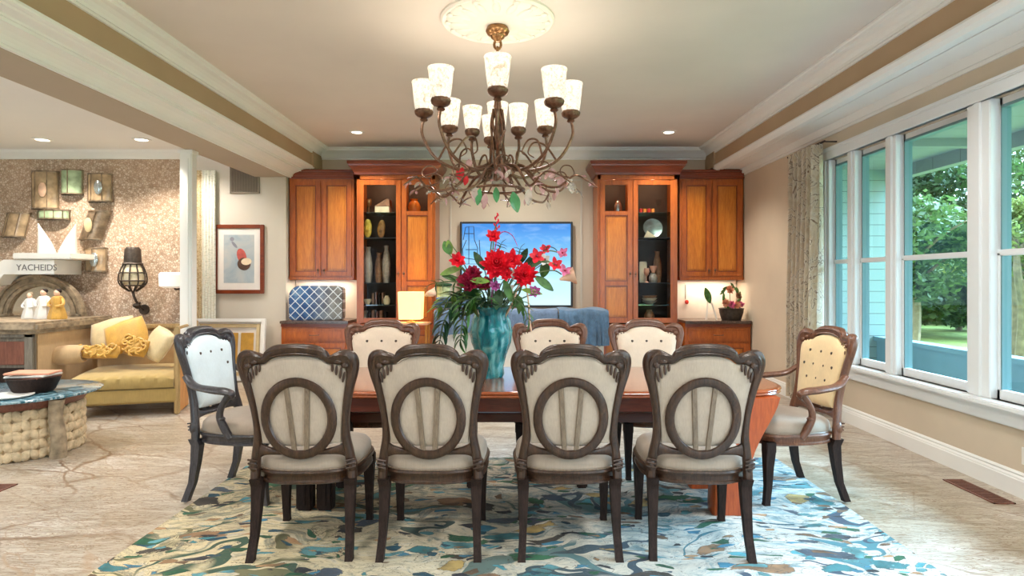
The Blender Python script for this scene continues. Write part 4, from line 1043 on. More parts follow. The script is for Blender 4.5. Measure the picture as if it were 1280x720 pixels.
# hoop and lower vines with glass leaves
rc = random.Random(12)
mb = MB(); pts = [C(.2, a, 2.115) for a in [2*PI*i/32 for i in range(33)]]; mb.tube(pts, .010, 8); 
for k in range(4): mb.tube([C(.2, k*PI/2+.4, 2.115), C(.06, k*PI/2+.4, 2.2)], .007, 6)
mb.build('hoop', M['bronze'], CHD)
for k in range(11):
    t = 2*PI*k/11+.2; q = rc.uniform(.9, 1.12); z0 = rc.uniform(2.24, 2.34)
    pts = [C(.05, t, z0), C(.2, t+.12, z0-.02), C(.34, t+.05, z0-.16), C(.46*q, t-.08, z0-.2), C(.56*q, t-.02, z0-.12), C(.62*q, t+.1, z0-.14), C(.70*q, t+.14, z0-.2)]
    mb = MB(); mb.tube(pts, [.012, .011, .010, .009, .008, .007, .004], 7, 5)
    c = C(.50*q, t+.05, z0-.08)
    mb.tube([pts[4]]+[c+Vector((math.cos(a)*.05, math.sin(a)*.03, math.sin(a)*.05)) for a in (0, 1, 2, 3, 4, 5)], .005, 6, 4)
    v = mb.build('vine', M['bronze'], CHD)
    for j in range(5):
        p = spline([Vector(x) for x in pts], 0, 6)[0][12+j*5 if 12+j*5 < 36 else 35]
        d = Vector((rc.uniform(-1, 1), rc.uniform(-1, 1), rc.uniform(-.9, .5)))
        mt = M[rc.choice(['glass_pink', 'glass_clear', 'glass_pink', 'glass_clear'])]
        m2 = MB(); m2.leaf(p, d, rc.uniform(.055, .09), rc.uniform(.035, .055), (0, 0, 1), .2, 6, .003)
        if j % 2 == 0: m2.ball(p+Vector((0, 0, -.02)), .011, 8, 6)
        m2.build('glass_leaf', mt, v)
for px, py, L, w, mt in ((600, 240, .12, .05, 'glass_green'), (620, 238, .11, .05, 'glass_green'), (641, 244, .15, .075, 'glass_green'), (592, 238, .11, .05, 'glass_pink'), (661, 240, .12, .06, 'glass_clear'), (607, 246, .1, .05, 'glass_pink'),
                         (578, 213, .08, .04, 'glass_red'), (571, 217, .08, .035, 'glass_red'), (584, 224, .07, .04, 'glass_red'), (586, 203, .07, .05, 'glass_pink'), (690, 214, .08, .06, 'glass_pink'), (716, 232, .08, .06, 'glass_clear'), (703, 226, .08, .06, 'glass_pink')):
    p = at(px, py-4, cy0-.18)
    m2 = MB(); m2.leaf(p, (rc.uniform(-.35, .35), -.1, -1), L, w, (0, -1, .1), .15, 8, .004); m2.build('glass_leaf', M[mt], CHD)
# ------------------------------------------------------------------ recessed ceiling lights
DL = [(at(446, 165, 8.3), 'recessed ceiling light above the dark-framed cabinet beside the beam', 3.40), (at(836, 162, 8.3), 'recessed ceiling light near the window-side crown moulding', 3.40),
      (at(53, 174, 6.96), 'recessed living-room ceiling light farther from the post', 3.0), (at(177, 174, 6.96), 'recessed living-room ceiling light nearer the white corner post', 3.0)]
for p, lab, z in DL:
    e = empty('recessed_light', (p.x, p.y, z-.012), lab, 'ceiling light')
    MB().lathe([(.065, z-.004), (.072, z-.012), (.095, z-.010), (.10, z-.001), (.065, z-.001)], (p.x, p.y, 0), 28).build('trim_ring', M['trim'], e)
    MB().lathe([(0, z-.006), (.065, z-.006), (.065, z-.002), (0, z-.002)], (p.x, p.y, 0), 24).build('lens', M['downlight'], e)
    light('recessed_lamp', 'SPOT', (p.x, p.y, z-.03), (0, 0, 0), 110, (1, .92, .8), .06, spot=math.radians(120))
light('added_alcove_fill', 'SPOT', (-4.6, 8.2, 3.18), (0, 0, 0), 90, (1, .95, .88), .08, spot=math.radians(150))  # fill spot added to brighten the alcove wall, no fitting here
for x, y in ((-1.5, 1.2), (1.5, 1.2), (-1.9, 3.6), (1.9, 3.6), (0, 6.6), (0, 8.0), (-2.0, -.8), (2.0, -.8)):  # fill spots added to light the room from above, without fittings
    light('added_ceiling_fill', 'SPOT', (x, y, 3.38), (0, 0, 0), 150, (1, .97, .93), .12, spot=math.radians(150))
for x, y, z in ((-6.2, 4.0, 3.0), (-5.0, 5.4, 3.0), (-5.0, 2.0, 3.0)):  # unseen spots added to brighten the living room
    light('added_living_fill', 'SPOT', (x, y, z-.03), (0, 0, 0), 150, (.96, .98, 1), .1, spot=math.radians(140))

# ------------------------------------------------------------------ cabinets
def door(e, name, x0, x1, z0, z1, y, kind='panel', knob=None, glass_z=None, fw=.065):
    """framed door; front face at y, 22 mm thick"""
    mb = MB(); t = .022
    mb.box(x0, x0+fw, y, y+t, z0, z1, .004); mb.box(x1-fw, x1, y, y+t, z0, z1, .004)
    mb.box(x0+fw, x1-fw, y, y+t, z0, z0+fw, .004); mb.box(x0+fw, x1-fw, y, y+t, z1-fw, z1, .004)
    rails = []
    if kind == 'mixed':
        for z in glass_z: mb.box(x0+fw, x1-fw, y, y+t, z-.03, z+.03, .004)
    d = mb.build(name, M['cherry'], e, smooth=False)
    def raised(a, b):
        m2 = MB(); m2.box(x0+fw, x1-fw, y+.015, y+.020, a, b); m2.box(x0+fw+.034, x1-fw-.034, y+.004, y+.016, a+.034, b-.034, .009); m2.build('panel', M['cherry_panel'], d, smooth=False)
        m3 = MB(); w_ = .013
        for q in ((x0+fw, x0+fw+w_, a, b), (x1-fw-w_, x1-fw, a, b), (x0+fw+w_, x1-fw-w_, a, a+w_), (x0+fw+w_, x1-fw-w_, b-w_, b)): m3.box(q[0], q[1], y+.004, y+.014, q[2], q[3], .003)
        m3.build('bead', M['cherry_h'], d, smooth=False)  # dark inner border: shade of the panel groove put into the wood colour
    if kind == 'panel': raised(z0+fw, z1-fw)
    elif kind == 'glass': MB().box(x0+fw, x1-fw, y+.008, y+.013, z0+fw, z1-fw).build('glass_pane', M['cab_glass'], d, smooth=False)
    elif kind == 'mixed':
        g = sorted(glass_z); raised(z0+fw, g[0]-.03); raised(g[0]+.03, g[1]-.03)
        MB().box(x0+fw, x1-fw, y+.008, y+.013, g[1]+.03, z1-fw).build('glass_pane', M['cab_glass'], d, smooth=False)
    if knob:
        kx, kz = knob; m2 = MB(); m2.lathe([(.006, 0), (.006, .012), (.014, .018), (.016, .026), (.010, .032), (0, .033)], (kx, y, kz), 12, M=Matrix.Rotation(PI/2, 3, 'X')); m2.lathe([(.0, 0), (.014, 0), (.014, .003), (0, .003)], (kx, y, kz), 12, M=Matrix.Rotation(PI/2, 3, 'X'))
        m2.box(kx-.006, kx+.006, y-.004, y, kz-.05, kz+.03, .002)
        m2.build('knob', M['bronze'], d)
    return d
def cornice(e, x0, x1, yf, yb_, z0, h, w, mat):
    prof = [(0, 0), (.25, .0), (.3, .12), (.35, .2), (.6, .45), (.85, .62), (.9, .75), (1, .78), (1, 1), (0, 1)]
    mb = MB(); rs = []
    for a, b in prof[1:-1]:
        o = w*a; rs.append([(x0-o, yf-o, z0+h*b), (x1+o, yf-o, z0+h*b), (x1+o, yb_, z0+h*b), (x0-o, yb_, z0+h*b)])
    mb.rings(rs); return mb.build('cornice', mat, e, smooth=False)
for side, x0, x1, lab in ((-1, -3.30, -2.36, 'two-door cherry wall cabinet above the blue lattice bag'), (1, 2.38, 3.31, 'two-door cherry wall cabinet above the pink flower arrangement')):
    e = empty('wall_cabinet', ((x0+x1)/2, 9.23, 1.43), lab, 'cabinet')
    mb = MB(); mb.box(x0, x1, 9.085, 9.395, 1.43, 2.93, .004); mb.box(x0-.0, x1, 9.065, 9.10, 1.43, 1.475, .006)
    mb.build('body', M['cherry'], e, smooth=False)
    mb = MB(); mb.box(x0-.004, x1+.004, 9.055, 9.395, 2.90, 2.935, .005); mb.box(x0-.006, x1+.006, 9.045, 9.395, 2.935, 3.0, .012); mb.box(x0-.012, x1+.01, 9.03, 9.395, 3.0, 3.03, .008)
    mb.build('cornice', M['cherry_h'], e, smooth=False)
    m_ = (x0+x1)/2
    door(e, 'door', x0+.03, m_-.012, 1.485, 2.87, 9.063, knob=(m_-.045, 1.57)); door(e, 'door', m_+.012, x1-.03, 1.485, 2.87, 9.063, knob=(m_+.045, 1.57))
    light('cabinet_strip', 'AREA', (m_, 9.2, 1.415), (0, 0, 0), 5.0, (1, .86, .68), .7, .05)
for x0, x1, lab, lab2 in ((-3.31, -2.36, 'low cherry base cabinet under the blue lattice bag', 'pale stone backsplash behind the blue lattice bag'), (2.38, 3.31, 'low cherry base cabinet under the pink flower arrangement', 'pale stone backsplash behind the pink flower arrangement')):
    e = empty('base_cabinet', ((x0+x1)/2, 9.0, 0), lab, 'cabinet')
    MB().box(x0, x1, 8.80, 9.395, .09, .815, .004).build('body', M['cherry'], e, smooth=False)
    MB().box(x0+.02, x1-.02, 8.85, 9.38, 0, .09).build('plinth', M['leg_dark'], e, smooth=False)
    mb = MB(); mb.box(x0, x1, 8.775, 8.80, .77, .815, .006); mb.build('moulding', M['cherry_h'], e, smooth=False)
    mb = MB(); mb.box(x0+.04, x1-.04, 8.778, 8.80, .57, .75, .006); mb.box(x0+.09, x1-.09, 8.770, 8.782, .605, .715, .006); dr = mb.build('drawer', M['cherry'], e, smooth=False)
    m_ = (x0+x1)/2; MB().tube([(m_-.06, 8.775, .66), (m_-.055, 8.745, .655), (m_+.055, 8.745, .655), (m_+.06, 8.775, .66)], .006, 6, 3).build('pull', M['bronze'], dr)
    door(e, 'door', x0+.04, m_-.01, .13, .54, 8.778, knob=(m_-.05, .47)); door(e, 'door', m_+.01, x1-.04, .13, .54, 8.778, knob=(m_+.05, .47))
    MB().box(x0-.005, x1+.005, 8.745, 9.395, .817, .855, .006).build('countertop', M['granite'], smooth=False, label=('dark countertop under the blue lattice bag' if x0 < 0 else 'dark countertop under the pink flower arrangement'), cat='countertop')
    mb = MB(); mb.box(x0+.005, x1-.005, 9.382, 9.395, .856, 1.428)
    mb.build('trim_backsplash_%s' % ('left' if x0 < 0 else 'right'), M['stone_pale'], smooth=False, kind='structure')
    if x0 < 0: MB().box(x0-.01, x0+.002, 9.0, 9.38, .856, 1.428) and None

def tall(x0, x1, gx, gdoor_left, lab):
    """tall display cabinet; gx = dividing x between the two doors"""
    e = empty('display_cabinet', ((x0+x1)/2, 9.15, 0), lab, 'cabinet')
    yf = 8.90; zt = 2.93; zb = .80
    mb = MB()
    mb.box(x0, x0+.03, yf, 9.395, 0.0, zt, .002); mb.box(x1-.03, x1, yf, 9.395, 0.0, zt, .002); mb.box(gx-.02, gx+.02, yf, 9.37, zb, zt, .002)
    mb.box(x0+.03, x1-.03, yf, 9.37, zt-.03, zt); mb.box(x0+.03, x1-.03, yf, 9.37, .0, zb, .002)
    mb.box(x0, x0+.05, yf-.012, yf, 0, zt, .004); mb.box(x1-.05, x1, yf-.012, yf, 0, zt, .004); mb.box(x0, x1, yf-.012, yf, 2.86, zt, .004); mb.box(x0, x1, yf-.014, yf, .74, .80, .004)
    mb.build('body', M['cherry'], e, smooth=False)
    MB().box(x0+.03, x1-.03, 9.372, 9.395, .80, zt-.03).build('back_board', M['dark_back'], e, smooth=False)
    cornice(e, x0, x1, yf-.012, 9.395, 2.93, .185, .11, M['cherry_h'])
    dz0, dz1 = .82, 2.85
    if gdoor_left: g = (x0+.035, gx-.004); p = (gx+.004, x1-.035)
    else: p = (x0+.035, gx-.004); g = (gx+.004, x1-.035)
    door(e, 'glass_door', g[0], g[1], dz0, dz1, yf-.036, 'glass', fw=.07, knob=((g[1]-.035) if gdoor_left else (g[0]+.035), 1.52))
    door(e, 'mixed_door', p[0], p[1], dz0, dz1, yf-.036, 'mixed', glass_z=(1.38, 2.38), fw=.07, knob=((p[0]+.035) if gdoor_left else (p[1]-.035), 1.52))
    for (a, b) in ((g[0], g[1]), (p[0], p[1])):
        door(e, 'lower_door', a, b, .12, .72, yf-.036, fw=.07, knob=((a+b)/2, .64))
    gi = (x0+.03, gx-.02) if gdoor_left else (gx+.02, x1-.03)
    sh = [2.40, 2.04, 1.39, 1.075, .87]
    for z in sh[:-1]:
        MB().box(gi[0]+.003, gi[1]-.003, 8.93, 9.365, z-.012, z, .002).build('shelf', M['charcoal'] if z in (2.04, 1.39) else M['shelf_glass'], e, smooth=False)
    pi = (gx+.02, x1-.03) if gdoor_left else (x0+.03, gx-.02)
    MB().box(pi[0]+.003, pi[1]-.003, 8.93, 9.365, 2.36, 2.375).build('shelf', M['cherry'], e, smooth=False)
    light('puck_lamp', 'POINT', ((gi[0]+gi[1])/2, 9.05, 2.85), (0, 0, 0), 3.0, (1, .75, .45), .03)
    light('puck_lamp', 'POINT', ((pi[0]+pi[1])/2, 9.05, 2.85), (0, 0, 0), 2.4, (1, .75, .45), .03)
    return gi, pi
gL, pL = tall(-2.27, -1.15, -1.63, True, 'tall cherry display cabinet on the sofa side of the screen')
gR, pR = tall(1.16, 2.30, 1.66, False, 'tall cherry display cabinet with pottery on the window side of the screen')

# ------------------------------------------------------------------ things in the cabinets
def lath(name, prof, loc, mat, label, cat, seg=20, s=1.0, sz=1.0, wob=None):
    return MB().lathe([(r*s, z*sz) for r, z in prof], loc, seg, wob=wob).build(name, mat, label=label, cat=cat)
BOWL = [(0, 0), (.035, 0), (.038, .01), (.07, .04), (.085, .075), (.08, .076), (.06, .04), (.02, .015), (0, .014)]
JAR = [(0, 0), (.045, 0), (.06, .03), (.062, .09), (.045, .13), (.03, .145), (.036, .16), (.03, .16), (.02, .145), (0, .14)]
TALLV = [(0, 0), (.045, 0), (.06, .08), (.065, .2), (.05, .3), (.03, .36), (.04, .40), (.034, .40), (.024, .36), (0, .34)]
GOB = [(0, 0), (.04, 0), (.038, .008), (.008, .02), (.008, .09), (.035, .12), (.045, .17), (.04, .21), (.036, .21), (.03, .13), (0, .11)]
M['clay'] = plain('brown_clay', srgb(150, 108, 78), .5, var=.2, vs=20); M['creamc'] = plain('cream_ceramic', srgb(226, 210, 176), .35, var=.06, vs=12)
M['greyc'] = plain('grey_ceramic', srgb(150, 140, 128), .4, var=.15, vs=20); M['agate'] = plain('agate_yellow', srgb(224, 176, 70), .25, var=.3, vs=14); M['agate2'] = plain('agate_brown', srgb(176, 120, 66), .25, var=.3, vs=14)
M['silver'] = plain('silver_plate', srgb(190, 196, 196), .22, metal=.8, var=.15, vs=12); M['pinkc'] = plain('pink_ceramic', srgb(224, 160, 130), .4, var=.1); M['redj'] = plain('red_glass', srgb(190, 50, 40), .2, var=.1); M['orangej'] = plain('orange_glass', srgb(230, 140, 60), .2, var=.1)
zz = .001
X = lambda px, Y=9.1: (px-VX)*Y/F
lath('goblet', GOB, (X(461), 9.1, 2.40+zz), M['brass'], 'brass goblet on the top shelf of the sofa-side display cabinet', 'goblet')
e = empty('wooden_box', (X(479), 9.12, 2.40+zz), 'pale wooden box with sloped lid on the top shelf of the sofa-side cabinet', 'box')
MB().box(X(479)-.11, X(479)+.10, 9.04, 9.2, 2.401, 2.50, .008).build('base', M['creamc'], e, smooth=False)
MB().prism([(X(479)-.12, 2.50), (X(479)+.11, 2.50), (X(479)+.10, 2.60), (X(479)+.06, 2.61), (X(479)-.03, 2.55)], 9.035, 9.205).build('lid', M['clay'], e, smooth=False)
mb = MB(); mb.ball((X(460), 9.08, 2.041+.14), (.062, .03, .14), 20, 14); mb.build('agate_slice', M['agate'], label='yellow oval agate on the second shelf of the sofa-side cabinet', cat='ornament')
mb = MB(); mb.ball((X(476), 9.12, 2.041+.135), (.058, .03, .135), 20, 14, f=lambda v: Vector((v.x+(.02 if v.z > 0 else 0)*v.z*6, v.y, v.z))); mb.build('agate_slice', M['agate2'], label='brown leaf-shaped agate on the second shelf of the sofa-side cabinet', cat='ornament')
lath('tall_vase', TALLV, (X(460), 9.1, 1.391), M['greyc'], 'grey tall vase nearest the cabinet edge on the third shelf, sofa side', 'vase', sz=1.3)
lath('tall_vase', TALLV, (X(472), 9.2, 1.391), M['clay'], 'brown tall vase in the middle of the third shelf, sofa side', 'vase', sz=1.1)
lath('tall_vase', TALLV, (X(483), 9.1, 1.391), M['greyc'], 'stone-grey tall vase nearest the wood door on the third shelf, sofa side', 'vase', sz=1.35, s=.95)
lath('small_bowl', BOWL, (X(460), 9.08, 1.076), M['creamc'], 'small cream bowl on the fourth shelf of the sofa-side cabinet', 'bowl', s=.7)
lath('small_jar', JAR, (X(484), 9.06, 1.076), M['creamc'], 'small cream jar on the fourth shelf of the sofa-side cabinet', 'jar', s=.8, sz=.8)
for i, (px, w, h, mt, cc) in enumerate(((466, .03, .17, 'clay', 'tan'), (470, .028, .19, 'red_panel', 'reddish'), (474, .03, .16, 'leg_dark', 'dark brown'), (478, .026, .18, 'clay', 'clay-coloured'))):
    MB().box(X(px)-w/2, X(px)+w/2, 9.1, 9.24, 1.0761, 1.076+h*.95, .004).build('book', M[mt], smooth=False, label=cc+' book upright on the fourth shelf of the sofa-side cabinet', cat='book')
for i, (px, w, h, mt, cc) in enumerate(((456, .035, .18, 'greyc', 'grey'), (461, .04, .16, 'leg_dark', 'dark'), (466, .035, .19, 'clay', 'tan'), (471, .035, .17, 'red_panel', 'reddish'), (476, .04, .185, 'clay', 'clay-brown'), (481, .035, .16, 'leg_dark', 'dark brown'))):
    MB().box(X(px)-w/2, X(px)+w/2, 9.1, 9.24, .8011, .80+h, .004).build('book', M[mt], smooth=False, label=cc+' book upright on the bottom shelf of the sofa-side cabinet, %s' % ['by the outer edge', 'second from the outer edge', 'third from the outer edge', 'fourth from the outer edge', 'second from the wood door', 'nearest the wood door'][i], cat='book')
lath('lidded_urn', TALLV, (X(517), 9.15, 2.376), M['orangej'], 'amber lidded urn behind the small glass of the sofa-side wood door', 'urn', s=1.5, sz=.6)
# window-side cabinet
for i, (px, mt, cc) in enumerate(((801, 'redj', 'red'), (806, 'orangej', 'orange'), (811, 'redj', 'deep red'), (816, 'orangej', 'amber'))):
    lath('candle_jar', [(0, 0), (.022, 0), (.026, .02), (.026, .06), (.022, .062), (.018, .02), (0, .012)], (X(px, 9.05), 9.05, 2.401), M[mt], cc+' candle jar on the top shelf of the pottery cabinet', 'candle jar')
lath('drinking_glass', GOB, (X(824), 9.15, 2.401), M['cab_glass'], 'clear stemmed glass on the top shelf of the pottery cabinet', 'glass')
e = empty('display_plate', (X(817), 9.15, 2.041), 'large silvery plate propped on the second shelf of the pottery cabinet', 'plate')
MB().lathe([(0, 0), (.10, .004), (.14, .016), (.142, .022), (.10, .012), (0, .008)], (X(817), 9.17, 2.041+.15), 32, M=rot('X', 74)).build('plate', M['silver'], e)
MB().tube([(X(817)-.07, 9.10, 2.046), (X(817)-.02, 9.18, 2.05), (X(817), 9.24, 2.05)], .005, 6).build('stand', M['iron'], e)
MB().prism([(X(806)-.03, 2.041), (X(806)+.16, 2.041), (X(806)+.02, 2.14)], 9.0, 9.03).build('shell_ornament', M['creamc'], smooth=False, label='pale triangular ornament in front of the silvery plate', cat='ornament')
MB().box(X(804)-.055, X(804)+.055, 9.1, 9.13, 1.391, 1.70, .01).build('ceramic_tile', M['creamc'], smooth=False, label='upright cream tile on the third shelf of the pottery cabinet', cat='tile')
lath('tall_vase', TALLV, (X(824), 9.22, 1.391), M['clay'], 'brown vase at the back of the third shelf, pottery cabinet', 'vase', sz=1.15)
lath('ceramic_cup', JAR, (X(816), 9.07, 1.391), M['greyc'], 'grey jar under the pink cup on the third shelf, pottery cabinet', 'jar', sz=.9)
lath('ceramic_cup', BOWL, (X(816), 9.07, 1.391+.145), M['pinkc'], 'pink cup resting on the grey jar in the pottery cabinet', 'cup', s=.65, sz=1.3)
lath('goblet', GOB, (X(807), 9.03, 1.391), M['pinkc'], 'pinkish goblet standing before the cream tile', 'goblet', s=.9)
for i, (mt, cc) in enumerate((('greyc', 'grey'), ('creamc', 'cream'), ('clay', 'brown'))):
    lath('serving_bowl', BOWL, (X(812), 9.12, 1.076+i*.036), M[mt], cc+' bowl in the stack of three on the fourth shelf, pottery cabinet', 'bowl', s=1.35, sz=.75)
lath('brown_pot', JAR, (X(812), 9.12, .801+.02), M['clay'], 'brown pot on the plate at the bottom of the pottery cabinet', 'pot', s=1.2, sz=1.1)
lath('plate', [(0, 0), (.12, .002), (.16, .014), (.16, .018), (.11, .01), (0, .008)], (X(814), 9.12, .801), M['silver'], 'pale flat plate under the brown pot, pottery cabinet', 'plate')
lath('small_jar', JAR, (X(773), 9.15, 2.376), M['silver'], 'silvery jar behind the small glass of the window-side wood door', 'jar', s=1.0, sz=1.4)

# ------------------------------------------------------------------ counters: lattice bag, flower bowl, leaf on stand
e = empty('lattice_bag', (X(396, 9.05), 9.05, .856), 'rounded blue bag with white lattice pattern on the counter under the wall cabinet', 'bag')
bx0, bx1 = (363-VX)*9/F, (429-VX)*9/F
def rrect(x0, x1, z0, z1, r, n=8):
    out = []
    for cx_, cz_, a0 in ((x1-r[1], z1-r[1], 0), (x0+r[0], z1-r[0], PI/2), (x0+r[3], z0+r[3], PI), (x1-r[2], z0+r[2], 3*PI/2)):
        rr = {0: r[1], PI/2: r[0], PI: r[3], 3*PI/2: r[2]}[a0]
        out += [(cx_+rr*math.cos(a0+PI/2*k/n), cz_+rr*math.sin(a0+PI/2*k/n)) for k in range(n+1)]
    return out
mb = MB(); rs = []
for s_, y in ((.95, 8.935), (.99, 8.94), (1.0, 8.955), (1.0, 9.12), (.99, 9.135), (.95, 9.14)):
    ccx, ccz = (bx0+bx1)/2, .857+.235
    rs.append([(ccx+(a-ccx)*s_, y, ccz+(b-ccz)*s_) for a, b in rrect(bx0, bx1, .857, 1.345, (.16, .07, .05, .05))])
mb.rings(rs); mb.build('body', M['lattice'], e, ang=50)
mb = MB(); pp = [Vector((a, 8.955, b)) for a, b in rrect(bx0, bx1, .860, 1.342, (.16, .07, .05, .05))]; mb.tube(pp+[pp[0]], .007, 6); mb.build('piping', M['charcoal'], e)
fb = Vector(((914-VX)*8.95/F, 8.95, .856))
e = empty('planter_bowl', fb, 'dark oblong planter bowl on the counter near the window wall', 'planter')
mb = MB(); mb.lathe([(0, 0), (.13, 0), (.14, .02), (.165, .11), (.17, .155), (.18, .17), (.165, .172), (.155, .15), (0, .13)], fb, 28); mb.build('bowl', M['iron'], e)
rp_ = random.Random(4)
for k, (dx, dz, r, mt, nm) in enumerate(((-.10, .24, .075, 'pinkc', 'outer'), (-.03, .22, .07, 'pink', 'low'), (.05, .21, .07, 'pinkc', 'front'), (.12, .22, .06, 'pink', 'window-side'), (-.03, .43, .07, 'pinkc', 'topmost'), (.10, .34, .055, 'clay', 'russet upper'))):
    c = fb+Vector((dx, -.06+rp_.uniform(-.02, .05), dz)); e = empty('pink_flower', fb+Vector((dx*.5, 0, .14)), nm+' pink blossom in the planter on the counter', 'flower')
    MB().tube([fb+Vector((dx*.5, 0, .13)), c], .005, 6).build('stem', M['stem'], e)
    mb = MB(); bloom(mb, c, r, 5, 9, width=.5, rnd=rp_); mb.build('bloom', M[mt], e)
e = empty('leafy_sprig', fb+Vector((0, .02, .14)), 'ring of green leaves rising from the planter on the counter', 'leaf')
mb = MB()
for k in range(26):
    a = 2*PI*k/26; p = fb+Vector((math.cos(a)*.12+.01, .03, .32+math.sin(a)*.15)); mb.leaf(p, (-math.sin(a)+rp_.uniform(-.5, .5), -.2, math.cos(a)+rp_.uniform(-.4, .4)), .09, .035, (0, -1, 0), .2, 4)
mb.build('leaves', M['leaf'], e); MB().tube([fb+Vector((math.cos(a)*.12+.01, .035, .32+math.sin(a)*.15)) for a in [2*PI*i/20-PI/2 for i in range(21)]]+[fb+Vector((0, .02, .13))], .005, 6).build('stem', M['stem'], e)
ps = Vector(((889-VX)*8.95/F, 8.93, .856))
e = empty('card_easel', ps, 'slim white triangular easel on the counter beside the planter', 'easel')
mb = MB(); mb.tube([ps+Vector((-.085, 0, .005)), ps+Vector((-.05, .02, .28)), ps+Vector((-.02, .02, .36))], .006, 6); mb.tube([ps+Vector((-.05, .05, .005)), ps+Vector((-.045, .02, .30))], .006, 6); mb.tube([ps+Vector((-.06, 0, .36)), ps+Vector((.02, .01, .2)), ps+Vector((.075, 0, .005))], .011, 6)
mb.tube([ps+Vector((-.07, .01, .1)), ps+Vector((.05, .01, .1))], .004, 6); mb.build('frame', M['white_paint'], e)
mb = MB(); mb.leaf(ps+Vector((-.03, -.03, .24)), (-.35, 0, 1), .24, .10, (0, -1, 0), -.1, 8); mb.build('single_leaf', M['leaf'], label='single broad green leaf standing on the white easel', cat='leaf')
e = empty('wall_hook', (X(858, 9.37), 9.37, 1.1), 'small red ornament hanging on the backsplash beside the pottery cabinet', 'ornament')
mb = MB(); mb.tube([(X(857, 9.37), 9.378, 1.36), (X(857, 9.37), 9.37, 1.14)], .004, 6); mb.build('rod', M['iron'], e)
mb = MB(); mb.ball((X(858, 9.37), 9.35, 1.10), (.03, .02, .035), 10, 8); mb.build('drop', M['redj'], e)
# ------------------------------------------------------------------ screen
e = empty('wall_screen', (0.0, 9.33, 1.03), 'wide wall screen showing a blue sky picture, behind the bouquet', 'television')
sx0, sx1 = (575-VX)*9.3/F, (716-VX)*9.3/F; sz0, sz1 = CH-(384-VY)*9.3/F, CH-(277-VY)*9.3/F
mb = MB(); f_ = .03
mb.box(sx0, sx1, 9.335, 9.398, sz0, sz1, .01); mb.box(sx0, sx0+f_, 9.30, 9.34, sz0, sz1, .006); mb.box(sx1-f_, sx1, 9.30, 9.34, sz0, sz1, .006); mb.box(sx0+f_, sx1-f_, 9.30, 9.34, sz0, sz0+f_, .006); mb.box(sx0+f_, sx1-f_, 9.30, 9.34, sz1-f_, sz1, .006)
mb.build('bezel', M['charcoal'], e, smooth=False)
MB().box(sx0+f_, sx1-f_, 9.325, 9.335, sz0+f_, sz1-f_).build('display', M['screen'], e, smooth=False)
mb = MB()
X2 = lambda px: (px-VX)*9.32/F
def ZZ(py, Y=9.32): return CH-(py-VY)*Y/F
for pts in ([(579, 300), (582, 284), (592, 283), (593, 300), (597, 310), (596, 330), (580, 330), (578, 312), (583, 300)], [(582, 312), (596, 312)], [(586, 283), (586, 330)], [(599, 300), (601, 330)], [(578, 322), (604, 326)], [(581, 292), (593, 292)]):
    mb.tube([(X2(a), 9.324, ZZ(b)) for a, b in pts], .0055, 4)
mb.build('line_drawing', M['ebony'], e)  # dark lines draw a bottle-like reflection onto the screen
# ------------------------------------------------------------------ console, cloths, side table, lamp
e = empty('console_cabinet', (-.05, 8.5, 0), 'long cream console under the screen draped with blue throws', 'console')
mb = MB(); mb.box(-1.06, 1.16, 8.24, 8.74, .08, .985, .006); mb.build('body', M['white_paint'], e, smooth=False)
MB().box(-1.09, 1.19, 8.20, 8.76, .985, 1.015, .006).build('top', M['sand'], e, smooth=False)
for a in (-1.02, -.30, .42):
    MB().box(a, a+.68, 8.222, 8.24, .12, .93, .008).build('door', M['white_paint'], e, smooth=False)
MB().box(-1.0, 1.1, 8.28, 8.7, 0, .08).build('plinth', M['leg_dark'], e, smooth=False)
def drape(name, x0, x1, zt, zb, yf, yback, mat, label, seed, amp=.02, n=80, cat='throw', hem=.03):
    rd = random.Random(seed); ph = [rd.uniform(0, 6.3) for _ in range(6)]
    mb = MB(); rows = []
    path = [(yback, zt), ((yback+yf)/2, zt+.004), (yf+.03, zt), (yf, zt-.012)]+[(yf-.008*k, zt-.012-(zt-zb)*k/8) for k in range(1, 9)]
    for j, (y, z) in enumerate(path):
        row = []
        for i in range(n+1):
            x = x0+(x1-x0)*i/n; k = min(1, max(0, (j-2)/6))
            w = amp*k*(math.sin(x*38+ph[0])+.6*math.sin(x*71+ph[1]+z*4)+.4*math.sin(x*17+ph[2]))
            t = amp*.35*(1-k)*(math.sin(x*14+ph[3]+y*20)+1)
            row.append(Vector((x, y-abs(w) if j > 2 else y, z+t+(hem*math.sin(x*4+ph[4])*(j-3)/8 if j > 3 else 0))))
        rows.append(row)
    mb.rings([r_+[q+Vector((0, -.012 if jj > 3 else 0, .012 if jj <= 3 else 0)) for q in reversed(r_)] for jj, r_ in enumerate(rows)])
    return mb.build(name, mat, label=label, cat=cat, ang=80)
drape('blue_throw', -1.07, .55, 1.018, .74, 8.165, 8.70, M['blue_cloth'], 'blue-grey throw draped along the console behind the vase', 1)
drape('denim_throw', .56, 1.21, 1.02, .62, 8.15, 8.70, M['denim'], 'darker crumpled blue throw over the console end near the pottery cabinet', 4, .035, 50)
